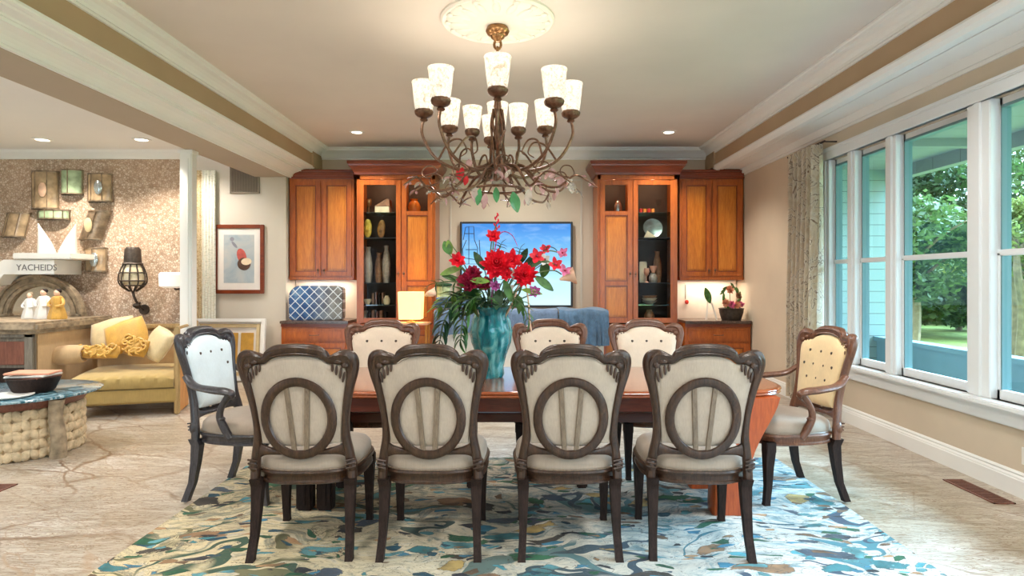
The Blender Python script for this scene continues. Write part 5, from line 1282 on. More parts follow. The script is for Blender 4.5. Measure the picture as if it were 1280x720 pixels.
# stack of folded blue cloths
for k, (w, mt, lab) in enumerate(((.62, 'blue_cloth', 'folded blue-grey blanket, lowest of the stack beside the lamp'), (.58, 'denim', 'folded dark blue blanket in the middle of the stack beside the lamp'), (.52, 'blue_cloth', 'folded slate-blue blanket on top of the stack beside the lamp'))):
    z = 1.05+k*.05; x = -.80
    mb = MB(); mb.tube([(x-w/2, 8.32, z+.024), (x-w/6, 8.31, z+.026), (x+w/6, 8.315, z+.024), (x+w/2, 8.32, z+.024)], .0235, 10, 4)
    mb.box(x-w/2, x+w/2, 8.32, 8.62, z+.001, z+.047, .018); mb.build('folded_blanket', M[mt], label=lab, cat='blanket')
e = empty('side_table', (-1.42, 8.5, 0), 'narrow pale side table carrying the glowing square lamp', 'table')
MB().box(-1.66, -1.18, 8.36, 8.70, .825, .852, .01).build('top', M['peach'], e, smooth=False)
for x, y in ((-1.63, 8.39), (-1.63, 8.67), (-1.21, 8.39), (-1.21, 8.67)): MB().tube([(x, y, 0), (x, y, .826)], [.012, .018], 8).build('leg', M['amber_wood'], e)
lx = (514-VX)*8.5/F
e = empty('table_lamp', (lx, 8.5, .852), 'glowing square-shaded table lamp in front of the sofa-side display cabinet', 'lamp')
M['lampshade'] = plain('lampshade_glow', srgb(255, 224, 150), .8, emit=.95, var=.03, vs=4)
mb = MB(); rs = [[(lx+sx*a, 8.5+sy*a, z) for sx, sy in ((-1, -1), (1, -1), (1, 1), (-1, 1))] for a, z in ((.145, .90), (.155, 1.27), (.15, 1.27), (.14, .90), (.145, .90))]
mb.rings(rs, cap=False); mb.build('lamp_shade', M['lampshade'], e, smooth=False)
mb = MB(); mb.lathe([(0, 0), (.07, 0), (.07, .012), (.02, .025), (.012, .06), (.012, .22), (0, .22)], (lx, 8.5, .852), 18); mb.build('base', M['brass'], e)
MB().ball((lx, 8.5, 1.10), (.03, .03, .04), 12, 8).build('bulb', M['bulb'], e)
light('lamp_light', 'POINT', (lx, 8.5, 1.16), (0, 0, 0), 4, (1, .78, .45), .04)
# conch-like shell, striped jar, small gold figure
c = Vector(((536-VX)*8.25/F, 8.42, 1.202))
mb = MB(); mb.tube([c+Vector((-.08, 0, .02)), c+Vector((0, 0, .05)), c+Vector((.05, 0, .09)), c+Vector((.07, 0, .14))], [.012, .045, .035, .006], 12, 5); mb.ball(c+Vector((.01, -.02, .045)), (.07, .04, .045), 12, 8)
mb.build('conch_shell', M['peach'], label='peach-coloured shell on the folded blankets beside the lamp', cat='shell')
jx = (554-VX)*8.55/F
e = empty('striped_jar', (jx, 8.60, 1.03), 'pale green ribbed jar with a dark rim behind the bouquet on the console', 'jar')
M['jar_green'] = plain('pale_green_ribbed', srgb(196, 204, 150), .4, var=.15, vs=30)
mb = MB(); mb.lathe([(0, 0), (.075, 0), (.09, .05), (.092, .27), (.085, .30), (.08, .27), (.08, .05), (0, .03)], (jx, 8.60, 1.045), 40, wob=lambda t, z: .02*math.sin(20*t)); mb.build('body', M['jar_green'], e)
mb = MB(); mb.lathe([(.07, .30), (.10, .295), (.118, .31), (.12, .325), (.10, .335), (.05, .345), (0, .346)], (jx, 8.60, 1.045), 32); mb.build('lid', M['leaf_dark'], e)
# ------------------------------------------------------------------ pictures on the pale wall, vent, lace
def picture(x0, x1, z0, z1, y, fr, mw, label, framem, matm, printm, name='framed_picture'):
    e = empty(name, ((x0+x1)/2, y, z0), label, 'picture')
    mb = MB(); d = .035
    for a, b, c2, d2 in ((x0, x0+fr, z0, z1), (x1-fr, x1, z0, z1), (x0+fr, x1-fr, z0, z0+fr), (x0+fr, x1-fr, z1-fr, z1)): mb.box(a, b, y-d, y, c2, d2, .006)
    mb.build('frame', framem, e, smooth=False)
    MB().box(x0+fr, x1-fr, y-.015, y-.002, z0+fr, z1-fr).build('mount', matm, e, smooth=False)
    p = MB().box(x0+fr+mw, x1-fr-mw, y-.018, y-.015, z0+fr+mw*1.1, z1-fr-mw).build('print', printm, e, smooth=False)
    return e, p
y9 = 8.995
e, p = picture((268-VX)*9/F, (331-VX)*9/F, CH-(367-VY)*9/F, CH-(281-VY)*9/F, y9, .055, .09, 'brown-framed print of a red fruit and a dark round bowl on the pale wall', M['cherry_h'], M['paper'], M['print'])
def blob(cx_, cz_, rx, rz, mat, nm, tilt=0, half=None, y=y9-.0205):
    mb = MB(); pts = []
    for k in range(28):
        a = 2*PI*k/28; u, v = rx*math.cos(a), rz*math.sin(a)
        if half == 'top' and v < 0: v *= .15
        pts.append((cx_+u*math.cos(tilt)-v*math.sin(tilt), cz_+u*math.sin(tilt)+v*math.cos(tilt)))
    mb.prism(pts, y, y+.002); mb.build(nm, mat, p, smooth=False)
px9 = lambda a: (a-VX)*9/F
pz9 = lambda b: CH-(b-VY)*9/F
M['ink_red'] = plain('faded_red_ink', srgb(196, 92, 84), .7, var=.1, vs=20); M['ink_brown'] = plain('brown_ink', srgb(92, 66, 52), .7, var=.15, vs=20); M['ink_cream'] = plain('cream_ink', srgb(232, 212, 180), .7); M['ink_grey'] = plain('grey_ink', srgb(140, 140, 150), .7)
blob(px9(303), pz9(320), .065, .11, M['ink_red'], 'red_fruit', .3)
blob(px9(306), pz9(330), .095, .09, M['ink_brown'], 'dark_bowl', 0, y=y9-.0225)
blob(px9(309), pz9(327), .075, .05, M['ink_cream'], 'bowl_highlight', .1, y=y9-.0245)
blob(px9(294), pz9(306), .02, .06, M['ink_grey'], 'stalk', .7)
blob(px9(291), pz9(299), .03, .03, M['ink_grey'], 'stalk_knob', 0)
# leaning white frame with golden picture
e = empty('leaning_frame', (-4.0, 8.80, 0), 'large white-framed golden picture leaning on the floor behind the charcoal armchair', 'picture')
x0, x1, z0, z1 = (241-VX)*8.8/F, (330-VX)*8.8/F, 0.0, CH-(399-VY)*8.8/F
Ml = Matrix.Rotation(math.radians(-6), 3, 'X')
def tl(v): 
    v = Ml @ Vector((v[0], v[1], v[2])); return Vector((v.x, v.y+8.80, v.z+.006))
def tbox(mb, a, b, c2, d2, e2, f2, bev=.005):
    t = MB().box(a, b, c2, d2, e2, f2, bev); off = len(mb.bm.verts)
    vs = [tl(v.co) for v in t.bm.verts]; t.bm.verts.index_update(); fs = [[v.index for v in f.verts] for f in t.bm.faces]; mb.faces(vs, fs); t.bm.free()
for nm, fr, off, y0_, mt in (('frame', .05, 0, -.06, 'trim'), ('inner_frame', .05, .075, -.04, 'champagne')):
    mb = MB(); a, b, c2, d2 = x0+off, x1-off, z0+off, z1-off
    for q in ((a, a+fr, c2, d2), (b-fr, b, c2, d2), (a+fr, b-fr, c2, c2+fr), (a+fr, b-fr, d2-fr, d2)): tbox(mb, q[0], q[1], y0_, 0, q[2], q[3])
    mb.build(nm, M[mt], e, smooth=False)
mb = MB(); tbox(mb, x0+.02, x1-.02, -.02, 0, z0+.02, z1-.02); mb.build('mount', M['paper'], e, smooth=False)
for a, b in ((.18, .40), (.43, .62), (.66, .84)):
    w_ = x1-x0; mb = MB(); tbox(mb, x0+w_*a, x0+w_*b, -.03, -.02, z0+.18, z1-.20, .003); mb.build('gold_panel', M['mustard'] if a > .4 else M['amber_wood'], e, smooth=False)
# return air grille
gx0, gx1, gz0, gz1 = (288-VX)*9/F, (325-VX)*9/F, CH-(242-VY)*9/F, CH-(203-VY)*9/F
e = empty('air_grille', ((gx0+gx1)/2, 8.995, gz0), 'brown louvred air grille high on the pale wall under the beam', 'vent')
mb = MB()
for q in ((gx0, gx0+.02, gz0, gz1), (gx1-.02, gx1, gz0, gz1), (gx0, gx1, gz0, gz0+.02), (gx0, gx1, gz1-.02, gz1)): mb.box(q[0], q[1], 8.975, 8.998, q[2], q[3], .003)
M['grille'] = plain('grille_taupe', srgb(136, 122, 104), .6, var=.04); M['grille_dark'] = plain('grille_dark', srgb(104, 90, 74), .8)
mb.build('frame', M['grille'], e, smooth=False); MB().box(gx0+.01, gx1-.01, 8.99, 8.999, gz0+.01, gz1-.01).build('backing', M['grille_dark'], e, smooth=False)
mb = MB()
for k in range(17): xx = gx0+.03+(gx1-gx0-.06)*k/16; mb.box(xx-.006, xx+.004, 8.978, 8.99, gz0+.02, gz1-.02)
mb.build('louvres', M['grille'], e, smooth=False)
# lace panel between post and wall
lx0, lx1 = (238-VX)*8.9/F, (268-VX)*8.9/F
mb = MB(); rs = []
for i in range(41):
    x = lx0+(lx1-lx0)*i/40; y = 8.93+.012*math.sin(i*1.25)
    rs.append([(x, y, .02), (x, y, 3.0), (x, y+.012, 3.0), (x, y+.012, .02)])
mb.rings(rs); mb.build('lace_curtain', M['lace'], label='narrow cream and pale green lace hanging between the white post and the pale wall', cat='curtain', ang=80)
# ------------------------------------------------------------------ curtain by the window
e = empty('window_curtain', (3.2, 6.9, .1), 'long beige vine-patterned curtain gathered beside the window', 'curtain')
mb = MB(); rs = []
n = 90
for j in range(15):
    z = 2.86-(2.86-.10)*j/14; row = []; fl = 1+.12*(j/14)
    for i in range(n+1):
        t = i/n; y = 7.02-(.62*fl)*t*1.0+.02; y = 7.25-.72*fl*t
        x = 3.17+.055*math.sin(t*2*PI*6.5+.35*math.sin(z*2))*(.6+.4*fl)+.012*math.sin(t*40+z)-.05*(j/14)*t
        row.append(Vector((x, y, z)))
    rs.append(row+[q+Vector((.006, 0, 0)) for q in reversed(row)])
mb.rings(rs); mb.build('cloth', M['curtain'], e, ang=80)
mb = MB(); mb.tube([(3.19, 7.32, 2.865), (3.19, 6.45, 2.865)], .012, 8); mb.build('rod', M['iron'], e)
mb = MB(); mb.tube([(3.19, 7.30, 2.865), (3.33, 7.30, 2.865)], .008, 6); mb.tube([(3.19, 6.47, 2.865), (3.33, 6.47, 2.865)], .008, 6); mb.build('bracket', M['iron'], e)
# ------------------------------------------------------------------ floor vents, outlet
def fvent(x0, x1, y0, y1, lab):
    e = empty('floor_vent', ((x0+x1)/2, (y0+y1)/2, 0), lab, 'vent')
    mb = MB(); w = .012
    for q in ((x0, x0+w, y0, y1), (x1-w, x1, y0, y1), (x0, x1, y0, y0+w), (x0, x1, y1-w, y1)): mb.box(q[0], q[1], q[2], q[3], 0.0005, .007)
    mb.build('frame', M['red_panel'], e, smooth=False); MB().box(x0+w, x1-w, y0+w, y1-w, .0005, .002).build('well', M['leg_dark'], e, smooth=False)
    mb = MB(); k = y0+.03
    while k < y1-.02: mb.box(x0+w, x1-w, k, k+.008, .002, .006); k += .022
    mb.build('slats', M['red_panel'], e, smooth=False)
fvent(3.05, 3.19, 3.98, 4.46, 'brown slatted floor vent beside the window-side baseboard')
fvent(-3.80, -3.48, 4.13, 4.36, 'brown slatted floor vent in the living-room floor in front of the round table')
e = empty('wall_outlet', (XR, 4.07, .26), 'white wall outlet above the baseboard under the window', 'outlet')
MB().box(XR-.006, XR, 4.02, 4.10, .22, .335, .003).build('plate', M['white_paint'], e, smooth=False)
mb = MB()
for z in (.25, .295): mb.box(XR-.009, XR-.006, 4.04, 4.08, z-.013, z+.013, .002)
mb.build('socket', M['paper'], e, smooth=False)
# ------------------------------------------------------------------ living room: stone-topped cabinet
e = empty('mantel_cabinet', (-5.6, 7.0, 0), 'grey cabinet with a thick weathered stone top at the living-room wall', 'cabinet')
MB().box(-6.9, -4.93, 6.42, 7.57, 0, .90, .01).build('body', M['sand'], e, smooth=False)
mb = MB(); mb.box(-6.9, -4.93, 6.39, 6.42, .0, .90, .004)
for x in (-5.02, -5.50, -6.2): mb.box(x, x+.09, 6.365, 6.39, .02, .89, .006)
mb.box(-6.9, -4.93, 6.365, 6.39, .84, .90, .006); mb.build('front_frame', M['grey_wood'], e, smooth=False)
MB().box(-5.41, -5.02, 6.375, 6.39, .56, .80, .008).build('drawer', M['red_panel'], e, smooth=False)
MB().box(-5.41, -5.02, 6.375, 6.39, .06, .53, .008).build('door', M['leg_dark'], e, smooth=False)
mb = MB(); mb.box(-6.95, -4.87, 6.33, 7.58, .90, 1.0, .025); mb.box(-6.92, -4.90, 6.35, 7.58, .875, .90, .008); mb.build('stone_top', M['grey_stone'], e, smooth=False)
# arched mirror on the stone top
ac = Vector(((52-VX)*7.3/F, 7.36, 1.002)); R0 = .50
e = empty('arched_mirror', ac, 'arched mirror in a grooved grey frame on the stone top', 'mirror')
def arcband(r0, r1, y0, y1, mb, sx=1.05, sz=.98):
    rs = []
    for k in range(33):
        a = PI*k/32; rs.append([(ac.x-.08+sx*r*math.cos(a), y, ac.z+sz*r*math.sin(a)) for r, y in ((r0, y0), (r1, y0), (r1, y1), (r0, y1))])
    mb.rings(rs)
mb = MB()
for r0, r1, y0 in ((.36, .40, 7.36), (.40, .43, 7.34), (.43, .47, 7.355), (.47, .50, 7.33)): arcband(r0, r1, y0, 7.42, mb)
mb.box(ac.x-.08-.05, ac.x-.08+.05, 7.32, 7.42, ac.z+.44, ac.z+.54, .015)
for s in (-1, 1): mb.box(ac.x-.08+s*.45-.075, ac.x-.08+s*.45+.075, 7.33, 7.42, ac.z, ac.z+.03, .006)
mb.build('frame', M['grey_stone'], e, smooth=False)
mb = MB(); rs = [[(ac.x-.08+1.05*.38*math.cos(PI*k/24), y, ac.z+.001+.98*.38*math.sin(PI*k/24)) for k in range(25)] for y in (7.40, 7.415)]; mb.rings(rs); M['mirror'] = plain('mirror_glass', srgb(220, 206, 186), .12, metal=.9, var=.0); mb.build('mirror_glass', M['mirror'], e, smooth=False)
# figurines
def figurine(px, Y, h, bm, label, seated=False, hatm=None):
    c = Vector(((px-VX)*Y/F, Y, 1.001)); s = h/.36
    e = empty('figurine', c, label, 'figurine')
    mb = MB(); mb.lathe([(0, 0), (.09*s, 0), (.095*s, .02*s), (.075*s, .10*s), (.055*s, .17*s), (.065*s, .22*s), (.05*s, .26*s), (.02*s, .275*s), (0, .277*s)], c, 20, wob=lambda t, z: .07*math.sin(7*t)); mb.build('robe', bm, e)
    mb = MB(); mb.ball(c+Vector((0, -.01, .305*s)), (.032*s, .033*s, .04*s), 14, 10); mb.build('head', M['peach'], e)
    mb = MB()
    for q in (-1, 1): mb.tube([c+Vector((q*.055*s, 0, .235*s)), c+Vector((q*.085*s, -.03*s, .17*s)), c+Vector((q*.03*s, -.075*s, .15*s))], [.02*s, .017*s, .012*s], 8, 4)
    mb.build('sleeves', bm, e)
    mb = MB(); mb.ball(c+Vector((0, .004, .325*s)), (.04*s, .038*s, .03*s), 12, 8); mb.build('hair', hatm or M['leg_dark'], e)
figurine(38, 6.95, .30, M['white_paint'], 'pale grey seated figurine farthest from the sofa on the stone top', hatm=M['grey_stone'])
figurine(55, 6.9, .34, M['white_paint'], 'white-robed figurine in the middle of the group on the stone top')
figurine(72, 6.85, .34, M['mustard'], 'golden-robed figurine nearest the sofa on the stone top')
# white stepped hood with lettering and two white horns above the mirror
wy = 7.25
Xw = lambda px, Y=wy: (px-VX)*Y/F
Zw = lambda py, Y=wy: CH-(py-VY)*Y/F
e = empty('lettered_box', (Xw(35), 7.4, Zw(345)), 'white sloping lettered box mounted above the arched mirror', 'box')
MB().prism([(Xw(78), Zw(343)), (Xw(78), Zw(325)), (Xw(16), Zw(325)), (Xw(0), Zw(334)), (Xw(-14), Zw(358)), (Xw(6), Zw(356)), (Xw(16), Zw(343))], 7.12, 7.57).build('body', M['white_paint'], e, smooth=False)
MB().box(Xw(17, 7.1), Xw(90, 7.1), 7.08, 7.57, Zw(325)+.005, Zw(317), .01).build('lid', M['white_paint'], e, smooth=False)
txt = bpy.data.curves.new('lettering', 'FONT'); txt.body = 'YACHEIDS'; txt.size = .10; txt.extrude = .002; txt.align_x = 'CENTER'
to = bpy.data.objects.new('lettering', txt); COL.objects.link(to); txt.materials.append(M['ink'])
dg = bpy.context.evaluated_depsgraph_get(); me = bpy.data.meshes.new_from_object(to.evaluated_get(dg)); bpy.data.objects.remove(to)
lt = bpy.data.objects.new('lettering', me); COL.objects.link(lt); lt.parent = e; lt.rotation_euler = (PI/2, 0, 0); lt.location = Vector((Xw(46, 7.12), 7.117, Zw(338, 7.12)))-e.location
me.materials.clear(); me.materials.append(M['ink'])
for s, px0, px1, lab in ((1, 42, 66, 'white horn-shaped sculpture over the lettered box, farther from the sofa'), (-1, 90, 66, 'white horn-shaped sculpture over the lettered box, nearer the sofa')):
    mb = MB(); rs = []
    b0, b1 = Xw(px0), Xw(px1-(s*2)); zb_ = Zw(317)+.001; zt_ = Zw(279)
    for k in range(13):
        t = k/12; o = b0+(s*.0)*t; i_ = b0+(b1-b0)*(1-t)**1.0*(1-.25*math.sin(PI*t)); i_ = b0+(b1-b0)*(1-t**1.3)
        z = zb_+(zt_-zb_)*t; c_ = (o+i_)/2; w_ = max(.004, abs(i_-o)/2); dd = .07*(1-t)+.01
        rs.append([(c_+w_*math.cos(a), 7.32+dd*math.sin(a), z) for a in [2*PI*q/14 for q in range(14)]])
    mb.rings(rs); mb.build('horn_sculpture', M['white_paint'], label=lab, cat='sculpture')
# ------------------------------------------------------------------ wall decor on the pebbled wall
Yw = 7.595
Xd = lambda px: (px-VX)*Yw/F
Zd = lambda py: CH-(py-VY)*Yw/F
M['smoked'] = plain('smoked_glass', srgb(176, 150, 118), .15, var=.2, vs=10); M['green_glass'] = plain('green_glass', srgb(166, 186, 150), .12, var=.15, vs=14); M['pewter'] = plain('pewter', srgb(140, 120, 98), .35, metal=.5, var=.2, vs=18)
def wallbox(x0, x1, y0, y1, mat, label, ribs=3, shear=0, cap=False, inner=None):
    a, b, c2, d2 = Xd(x0), Xd(x1), Zd(y1), Zd(y0); sh = shear
    e = empty('wall_vessel', ((a+b)/2, Yw, c2), label, 'wall ornament')
    pr = lambda u0, u1, v0, v1, yf, yb2: MB().prism([(u0+sh*(v0-c2), v0), (u1+(sh*(v0-c2)), v0), (u1+sh*(v1-c2)*1.0, v1), (u0+sh*(v1-c2), v1)], yf, yb2)
    mb = MB(); rs = []
    for v in (c2, c2+.015, (c2+d2)/2, d2-.015, d2):
        k = .97 if v in (c2, d2) else 1
        m_ = (a+b)/2+sh*(v-c2); w_ = (b-a)/2*k
        rs.append([(m_+w_*math.cos(t), Yw-.09*math.sin(t) if t <= PI else Yw, v) for t in [PI*q/12 for q in range(13)]])
    mb.rings(rs); bd = mb.build('body', mat, e)
    mb = MB(); f = .012
    for v in (c2, d2-f): 
        m0 = (a+b)/2+sh*(v-c2); w_ = (b-a)/2+.006
        mb.rings([[(m0+w_*math.cos(t), Yw-.097*math.sin(t), vv) for t in [PI*q/12 for q in range(13)]] for vv in (v, v+f*1.5)])
    for k in range(ribs+1):
        t = .2+(PI-.4)*k/ribs; w_ = (b-a)/2+.003
        mb.tube([((a+b)/2+w_*math.cos(t), Yw-.094*math.sin(t), c2), ((a+b)/2+w_*math.cos(t)+sh*(d2-c2), Yw-.094*math.sin(t), d2)], .006, 6)
    mb.build('metal_rim', M['pewter'], e)
    if inner: MB().ball(((a+b)/2+.03, Yw-.10, (c2+d2)/2), (.05, .02, .09), 12, 8).build('ornament', M[inner], e)
wallbox(41, 74, 215, 262, M['smoked'], 'tall amber-brown glass vessel on the pebbled wall, uppermost and farthest from the post', 3, inner='peach')
wallbox(78, 104, 213, 244, M['green_glass'], 'green glass vessel in the middle of the top row on the pebbled wall', 2)
wallbox(111, 141, 218, 253, M['smoked'], 'clear and pewter glass vessel nearest the post in the top row', 3, inner='silver')
wallbox(3, 32, 267, 297, M['smoked'], 'slanted pewter vessel beside the white horns, away from the sofa', 3, shear=.25)
wallbox(48, 88, 263, 275, M['green_glass'], 'low wide ribbed vessel right above the white horns', 5)
wallbox(100, 128, 264, 300, M['pewter'], 'slanted pewter vessel between the white horns and the lantern', 2, shear=.35, inner='champagne')
wallbox(108, 134, 310, 340, M['smoked'], 'small brown and silver vessel just beside the lantern', 2, inner='silver')
# lantern sconce
lc = Vector(((166-VX)*7.35/F, 7.35, 0)); Zl = lambda py: CH-(py-VY)*7.35/F
e = empty('wall_lantern', (lc.x, 7.55, Zl(390)), 'dark iron caged lantern sconce on the pebbled wall above the sofa', 'sconce')
mb = MB(); w = lambda px: px*7.35/F
mb.lathe([(0, Zl(309)), (w(7), Zl(309)), (w(9), Zl(312)), (w(10), Zl(328)), (w(12), Zl(330)), (w(10.5), Zl(331)), (0, Zl(331))][::-1], lc, 20); mb.build('cap', M['iron'], e)
mb = MB(); mb.lathe([(0, Zl(356)), (w(9), Zl(356)), (w(13.5), Zl(350)), (w(12.5), Zl(338)), (w(9), Zl(331)), (0, Zl(331))], lc, 20); mb.build('globe', M['creamc'], e)
mb = MB()
for k in range(10):
    t = 2*PI*k/10; mb.tube([lc+Vector((w(r)*math.cos(t), w(r)*math.sin(t), Zl(p))) for r, p in ((10, 330), (14, 340), (15.5, 351), (12, 358), (4, 364))], .009, 6, 3)
for r, p in ((14.2, 341), (15.8, 351), (13, 357)): mb.tube([lc+Vector((w(r)*math.cos(a), w(r)*math.sin(a), Zl(p))) for a in [2*PI*i/20 for i in range(21)]], .009, 6)
mb.build('cage', M['iron'], e)
mb = MB(); mb.tube([lc+Vector((0, 0, Zl(364))), lc+Vector((.02, 0, Zl(372))), lc+Vector((.03, .05, Zl(380))), lc+Vector((0, .2, Zl(388)))], [.018, .014, .014, .014], 8, 4); mb.ball(lc+Vector((.03, .02, Zl(382))), (.045, .03, .03), 12, 8)
mb.lathe([(0, 0), (.06, 0), (.06, .03), (0, .03)], lc+Vector((0, .24, Zl(388))), 16, M=rot('X', 90)); mb.tube([lc+Vector((-.10, .2, Zl(384))), lc+Vector((0, .1, Zl(386))), lc+Vector((.05, .06, Zl(378)))], .01, 6, 4)
mb.build('bracket', M['iron'], e)
# white wall shade by the post
sc_ = Vector(((212-VX)*7.3/F, 7.38, CH-(360-VY)*7.3/F))
e = empty('wall_lamp', sc_, 'white drum wall lamp half hidden by the white corner post', 'sconce')
M['white_glow'] = plain('white_shade', srgb(240, 236, 228), .7, emit=.25, var=.0)
mb = MB(); mb.lathe([(.10, 0), (.15, .02), (.155, .16), (.13, .185), (.12, .185), (.14, .16), (.14, .025), (.09, .005)], sc_, 28); mb.build('lamp_shade', M['white_glow'], e)
mb = MB(); mb.tube([sc_+Vector((0, 0, .02)), sc_+Vector((0, .06, -.02)), sc_+Vector((0, .2, .0))], .012, 6, 4); mb.tube([sc_+Vector((-.14, 0, .06)), sc_+Vector((.14, 0, .06))], .006, 6); mb.lathe([(0, 0), (.05, 0), (.05, .02), (0, .02)], sc_+Vector((0, .22, 0)), 16, M=rot('X', 90)); mb.build('bracket', M['iron'], e)
# ------------------------------------------------------------------ sofa / daybed
yaw = math.radians(16)
e = empty('mustard_daybed', (-4.30, 6.92, 0), 'mustard velvet daybed with pale wooden frame against the pebbled wall', 'sofa', rz=yaw)
lo = lambda mb, nm, mt, **k: mb.build(nm, M[mt], e, world=False, **k)
W0, W1, D0, D1 = -.42, .60, -.47, .44
mb = MB(); mb.box(W0, W1, D0, D1, .13, .30, .02); lo(mb, 'base_skirt', 'sofa')
mb = MB(); rs = []
N = 30
for i in range(N+1):
    x = W0+.01+(W1-W0-.05)*i/N; k = 1-abs(2*i/N-1)**6
    rs.append([(x, D0-.01+.0*k, .295), (x, D0-.015-.01*math.sin(i*1.7), .33), (x, D0-.01, .38+.02*k), (x, D0+.05, .405+.025*k+.006*math.sin(i*2.1)), (x, 0, .43+.02*k), (x, D1-.06, .43+.02*k), (x, D1-.06, .295)])
mb.rings(rs); lo(mb, 'seat_cushion', 'sofa', ang=60)
mb = MB(); mb.box(W0, W1-.04, D1-.08, D1+.03, .28, .86, .03); lo(mb, 'back_panel', 'sand')
mb = MB(); mb.box(W0, W1+.01, D1-.10, D1+.05, .86, .91, .012); lo(mb, 'back_rail', 'sofa_wood')
mb = MB(); mb.box(W1-.04, W1+.015, D0, D0+.045, .0, .93, .012); lo(mb, 'end_post', 'sofa_wood', smooth=False)
mb = MB(); mb.box(W1-.035, W1+.012, D1-.06, D1+.05, 0, .95, .012); lo(mb, 'end_post', 'sofa_wood', smooth=False)
mb = MB(); mb.box(W1-.03, W1+.005, D0+.04, D1-.05, .90, .93, .008); lo(mb, 'end_rail', 'sofa_wood', smooth=False)
mb = MB(); mb.prism([(D0+.06, .02), (D1-.06, .02), (D1-.06, .50), (D0+.06, .50)], W1-.03, W1+.003, 'x'); lo(mb, 'end_panel', 'amber_wood', smooth=False)
for x in (W0+.05,): 
    for y in (D0+.05, D1-.05): MB().box(x-.025, x+.025, y-.025, y+.025, 0, .13, .005).build('foot', M['sofa_wood'], e, world=False, smooth=False)
def cush(px, py, Y, sx, sz, th, rx, ry, rz, mat, label, cat='cushion', name='throw_cushion', n=14, ruffle=None):
    c = at(px, py, Y); Mx = Matrix.Rotation(math.radians(rz), 3, 'Z') @ Matrix.Rotation(math.radians(rx), 3, 'X') @ Matrix.Rotation(math.radians(ry), 3, 'Y')
    mb = MB(); mb.pillow(c, sx, sz, th, Mx, n=n)
    if ruffle:
        rd = random.Random(ruffle)
        for k in range(22):
            u, v = rd.uniform(-.42, .42)*sx, rd.uniform(-.38, .38)*sz; a = rd.uniform(0, 6.3); L = .05
            P = [c+Mx @ Vector((u+math.cos(a+q)*L*(.6+.3*q/5), -th*.48, v+math.sin(a+q)*L*.7)) for q in (0, .9, 1.8, 2.7, 3.6)]
            mb.tube(P, [.006, .014, .016, .014, .006], 6, 3)
    return mb.build(name, M[mat], label=label, cat=cat, ang=80)
cush(142, 420, 7.10, .50, .40, .15, -14, -14, 0, 'champagne', 'pale gold satin cushion leaning at the back of the daybed')
cush(158, 420, 6.98, .44, .36, .14, -18, -22, 4, 'mustard', 'bright mustard satin cushion in front of the pale gold one')
cush(198, 430, 6.98, .34, .36, .13, -22, 22, -20, 'champagne', 'champagne cushion leaning against the daybed end panel')
cush(125, 440, 6.78, .42, .14, .12, -20, 0, 0, 'mustard', 'low ruffled mustard bolster lying on the daybed seat', ruffle=3)
cush(171, 434, 6.92, .26, .20, .12, -20, 12, 0, 'mustard', 'small ruffled mustard cushion between the satin cushions', ruffle=5)
c = at(84, 444, 6.72)
mb = MB(); mb.tube([c+Vector((-.17, 0, -.02)), c+Vector((-.15, 0, -.01)), c+Vector((0, .02, 0)), c+Vector((.15, .04, .01)), c+Vector((.17, .04, .01))], [.05, .095, .11, .095, .05], 16, 5); mb.build('bolster_cushion', M['sand'], label='sand-coloured round bolster at the cabinet end of the daybed', cat='cushion')
# ------------------------------------------------------------------ round coffee table with woven base
tc = Vector(((22-VX)*5.25/F, 5.25, 0)); zt = .50
e = empty('coffee_table', tc, 'round coffee table with a teal-painted top over a woven rope base', 'table')
mb = MB(); mb.lathe([(0, zt-.03), (.56, zt-.03), (.60, zt-.02), (.605, zt-.005), (.59, zt), (0, zt)], tc, 56); mb.build('table_top', M['teal_top'], e)
mb = MB(); mb.lathe([(0, zt-.10), (.46, zt-.10), (.50, zt-.05), (.50, zt-.03), (0, zt-.03)], tc, 40); mb.build('under_ring', M['red_panel'], e)
M['rope'] = plain('woven_rope', srgb(206, 184, 150), .9, var=.14, vs=20, bs=.4)
mb = MB()
mb.lathe([(0, 0), (.40, 0), (.44, .04), (.45, .2), (.43, .36), (.40, .40), (0, .40)], tc, 40)
for lvl in range(5):
    z = .045+lvl*.078; N = 26
    for k in range(N):
        a = 2*PI*(k+.5*(lvl % 2))/N
        for s in (-1, 1):
            a2 = a+s*.055; p = tc+Vector((.455*math.cos(a2), .455*math.sin(a2), z))
            mb.ball(p, (.026, .038, .052), 8, 6, Matrix.Rotation(a2, 3, 'Z') @ Matrix.Rotation(s*.6, 3, 'X'))
mb.build('woven_base', M['rope'], e)
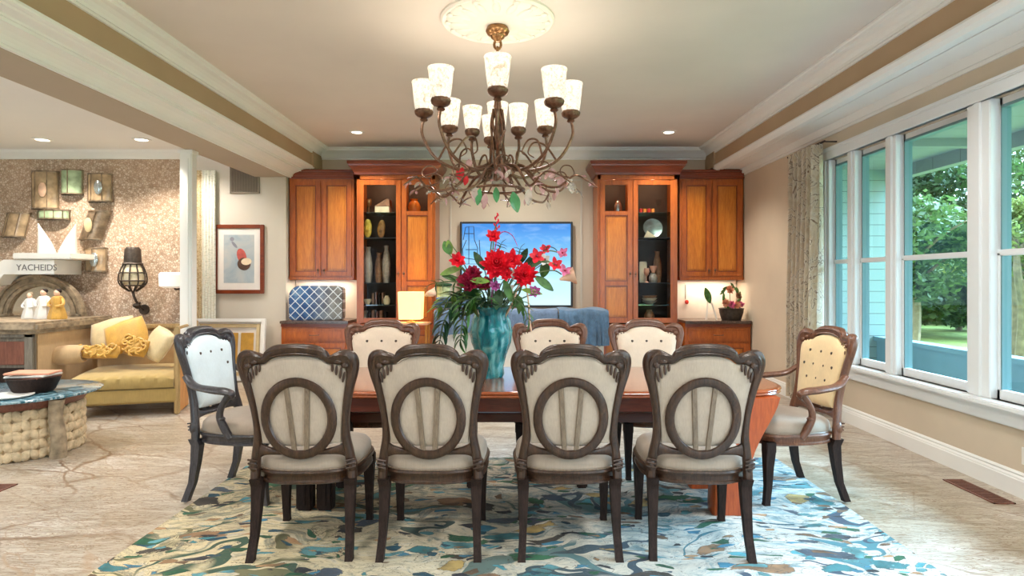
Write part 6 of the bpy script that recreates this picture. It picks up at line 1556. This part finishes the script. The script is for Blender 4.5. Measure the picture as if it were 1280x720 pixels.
for an in (-.42, 1.7, 3.9):
    p = tc+Vector((.54*math.cos(an), .54*math.sin(an), 0)); mb = MB(); mb.tube([p+Vector((.01, 0, 0)), p+Vector((.015, 0, .15)), p+Vector((-.01, 0, .33)), p+Vector((0, 0, zt-.03))], [.062, .055, .05, .055], 12, 4); mb.build('leg', M['grey_stone'], e)
# things on the coffee table
bc = Vector(((42-VX)*5.2/F, 5.2, zt+.001))
e = empty('magazine_basket', bc, 'dark woven basket heaped with papers on the teal coffee table', 'basket')
mb = MB(); mb.lathe([(0, 0), (.13, 0), (.15, .02), (.19, .12), (.185, .125), (.14, .03), (0, .02)], bc, 28, wob=lambda t, z: .02*math.sin(18*t)); mb.build('basket', M['leg_dark'], e)
for k, (dz, mt, lab) in enumerate(((.105, 'red_panel', 'reddish booklet lying lowest in the basket on the coffee table'), (.128, 'white_paint', 'white folded paper in the basket on the coffee table'), (.15, 'pinkc', 'coral-coloured magazine on top in the basket on the coffee table'))):
    Mx = Matrix.Translation(bc+Vector((0, 0, dz))) @ Matrix.Rotation(math.radians(12*k-14), 4, 'Z') @ Matrix.Rotation(math.radians(-5+3*k), 4, 'Y')
    MB().box(-.17, .17, -.11, .11, 0, .016, .006, Mx).build('magazine', M[mt], smooth=False, label=lab, cat='magazine')
pc = Vector(((10-VX)*4.95/F, 4.95, zt+.001))
MB().lathe([(0, 0), (.14, 0), (.17, .012), (.172, .018), (.13, .01), (0, .008)], pc, 32).build('white_plate', M['white_paint'], label='pale round plate at the near edge of the coffee table', cat='plate')

# ------------------------------------------------------------------ groups for repeats
_by = {}
for o in SC.objects:
    if o.parent is None and o.type in ('MESH', 'EMPTY') and o.get('kind') is None and o.get('label'):
        _by.setdefault(o.name.split('.')[0], []).append(o)
_where = {'dining_chair': 'dining chairs around the long table', 'dining_armchair': 'armchairs at the two ends of the table', 'book': 'books in the sofa-side display cabinet', 'wall_vessel': 'vessels on the pebbled wall', 'throw_cushion': 'cushions on the daybed', 'pink_flower': 'flowers in the planter bowl'}
for k, v in _by.items():
    if len(v) > 1:
        for o in v:
            if not o.get('group'):
                w = k.replace('_', ' ')
                o['group'] = _where.get(k, (w if w.endswith('s') else ('leaves' if w.endswith('leaf') else w+'s'))+(' in the bouquet' if o['category'] in ('flower', 'leaf', 'stem') else ' of the room'))
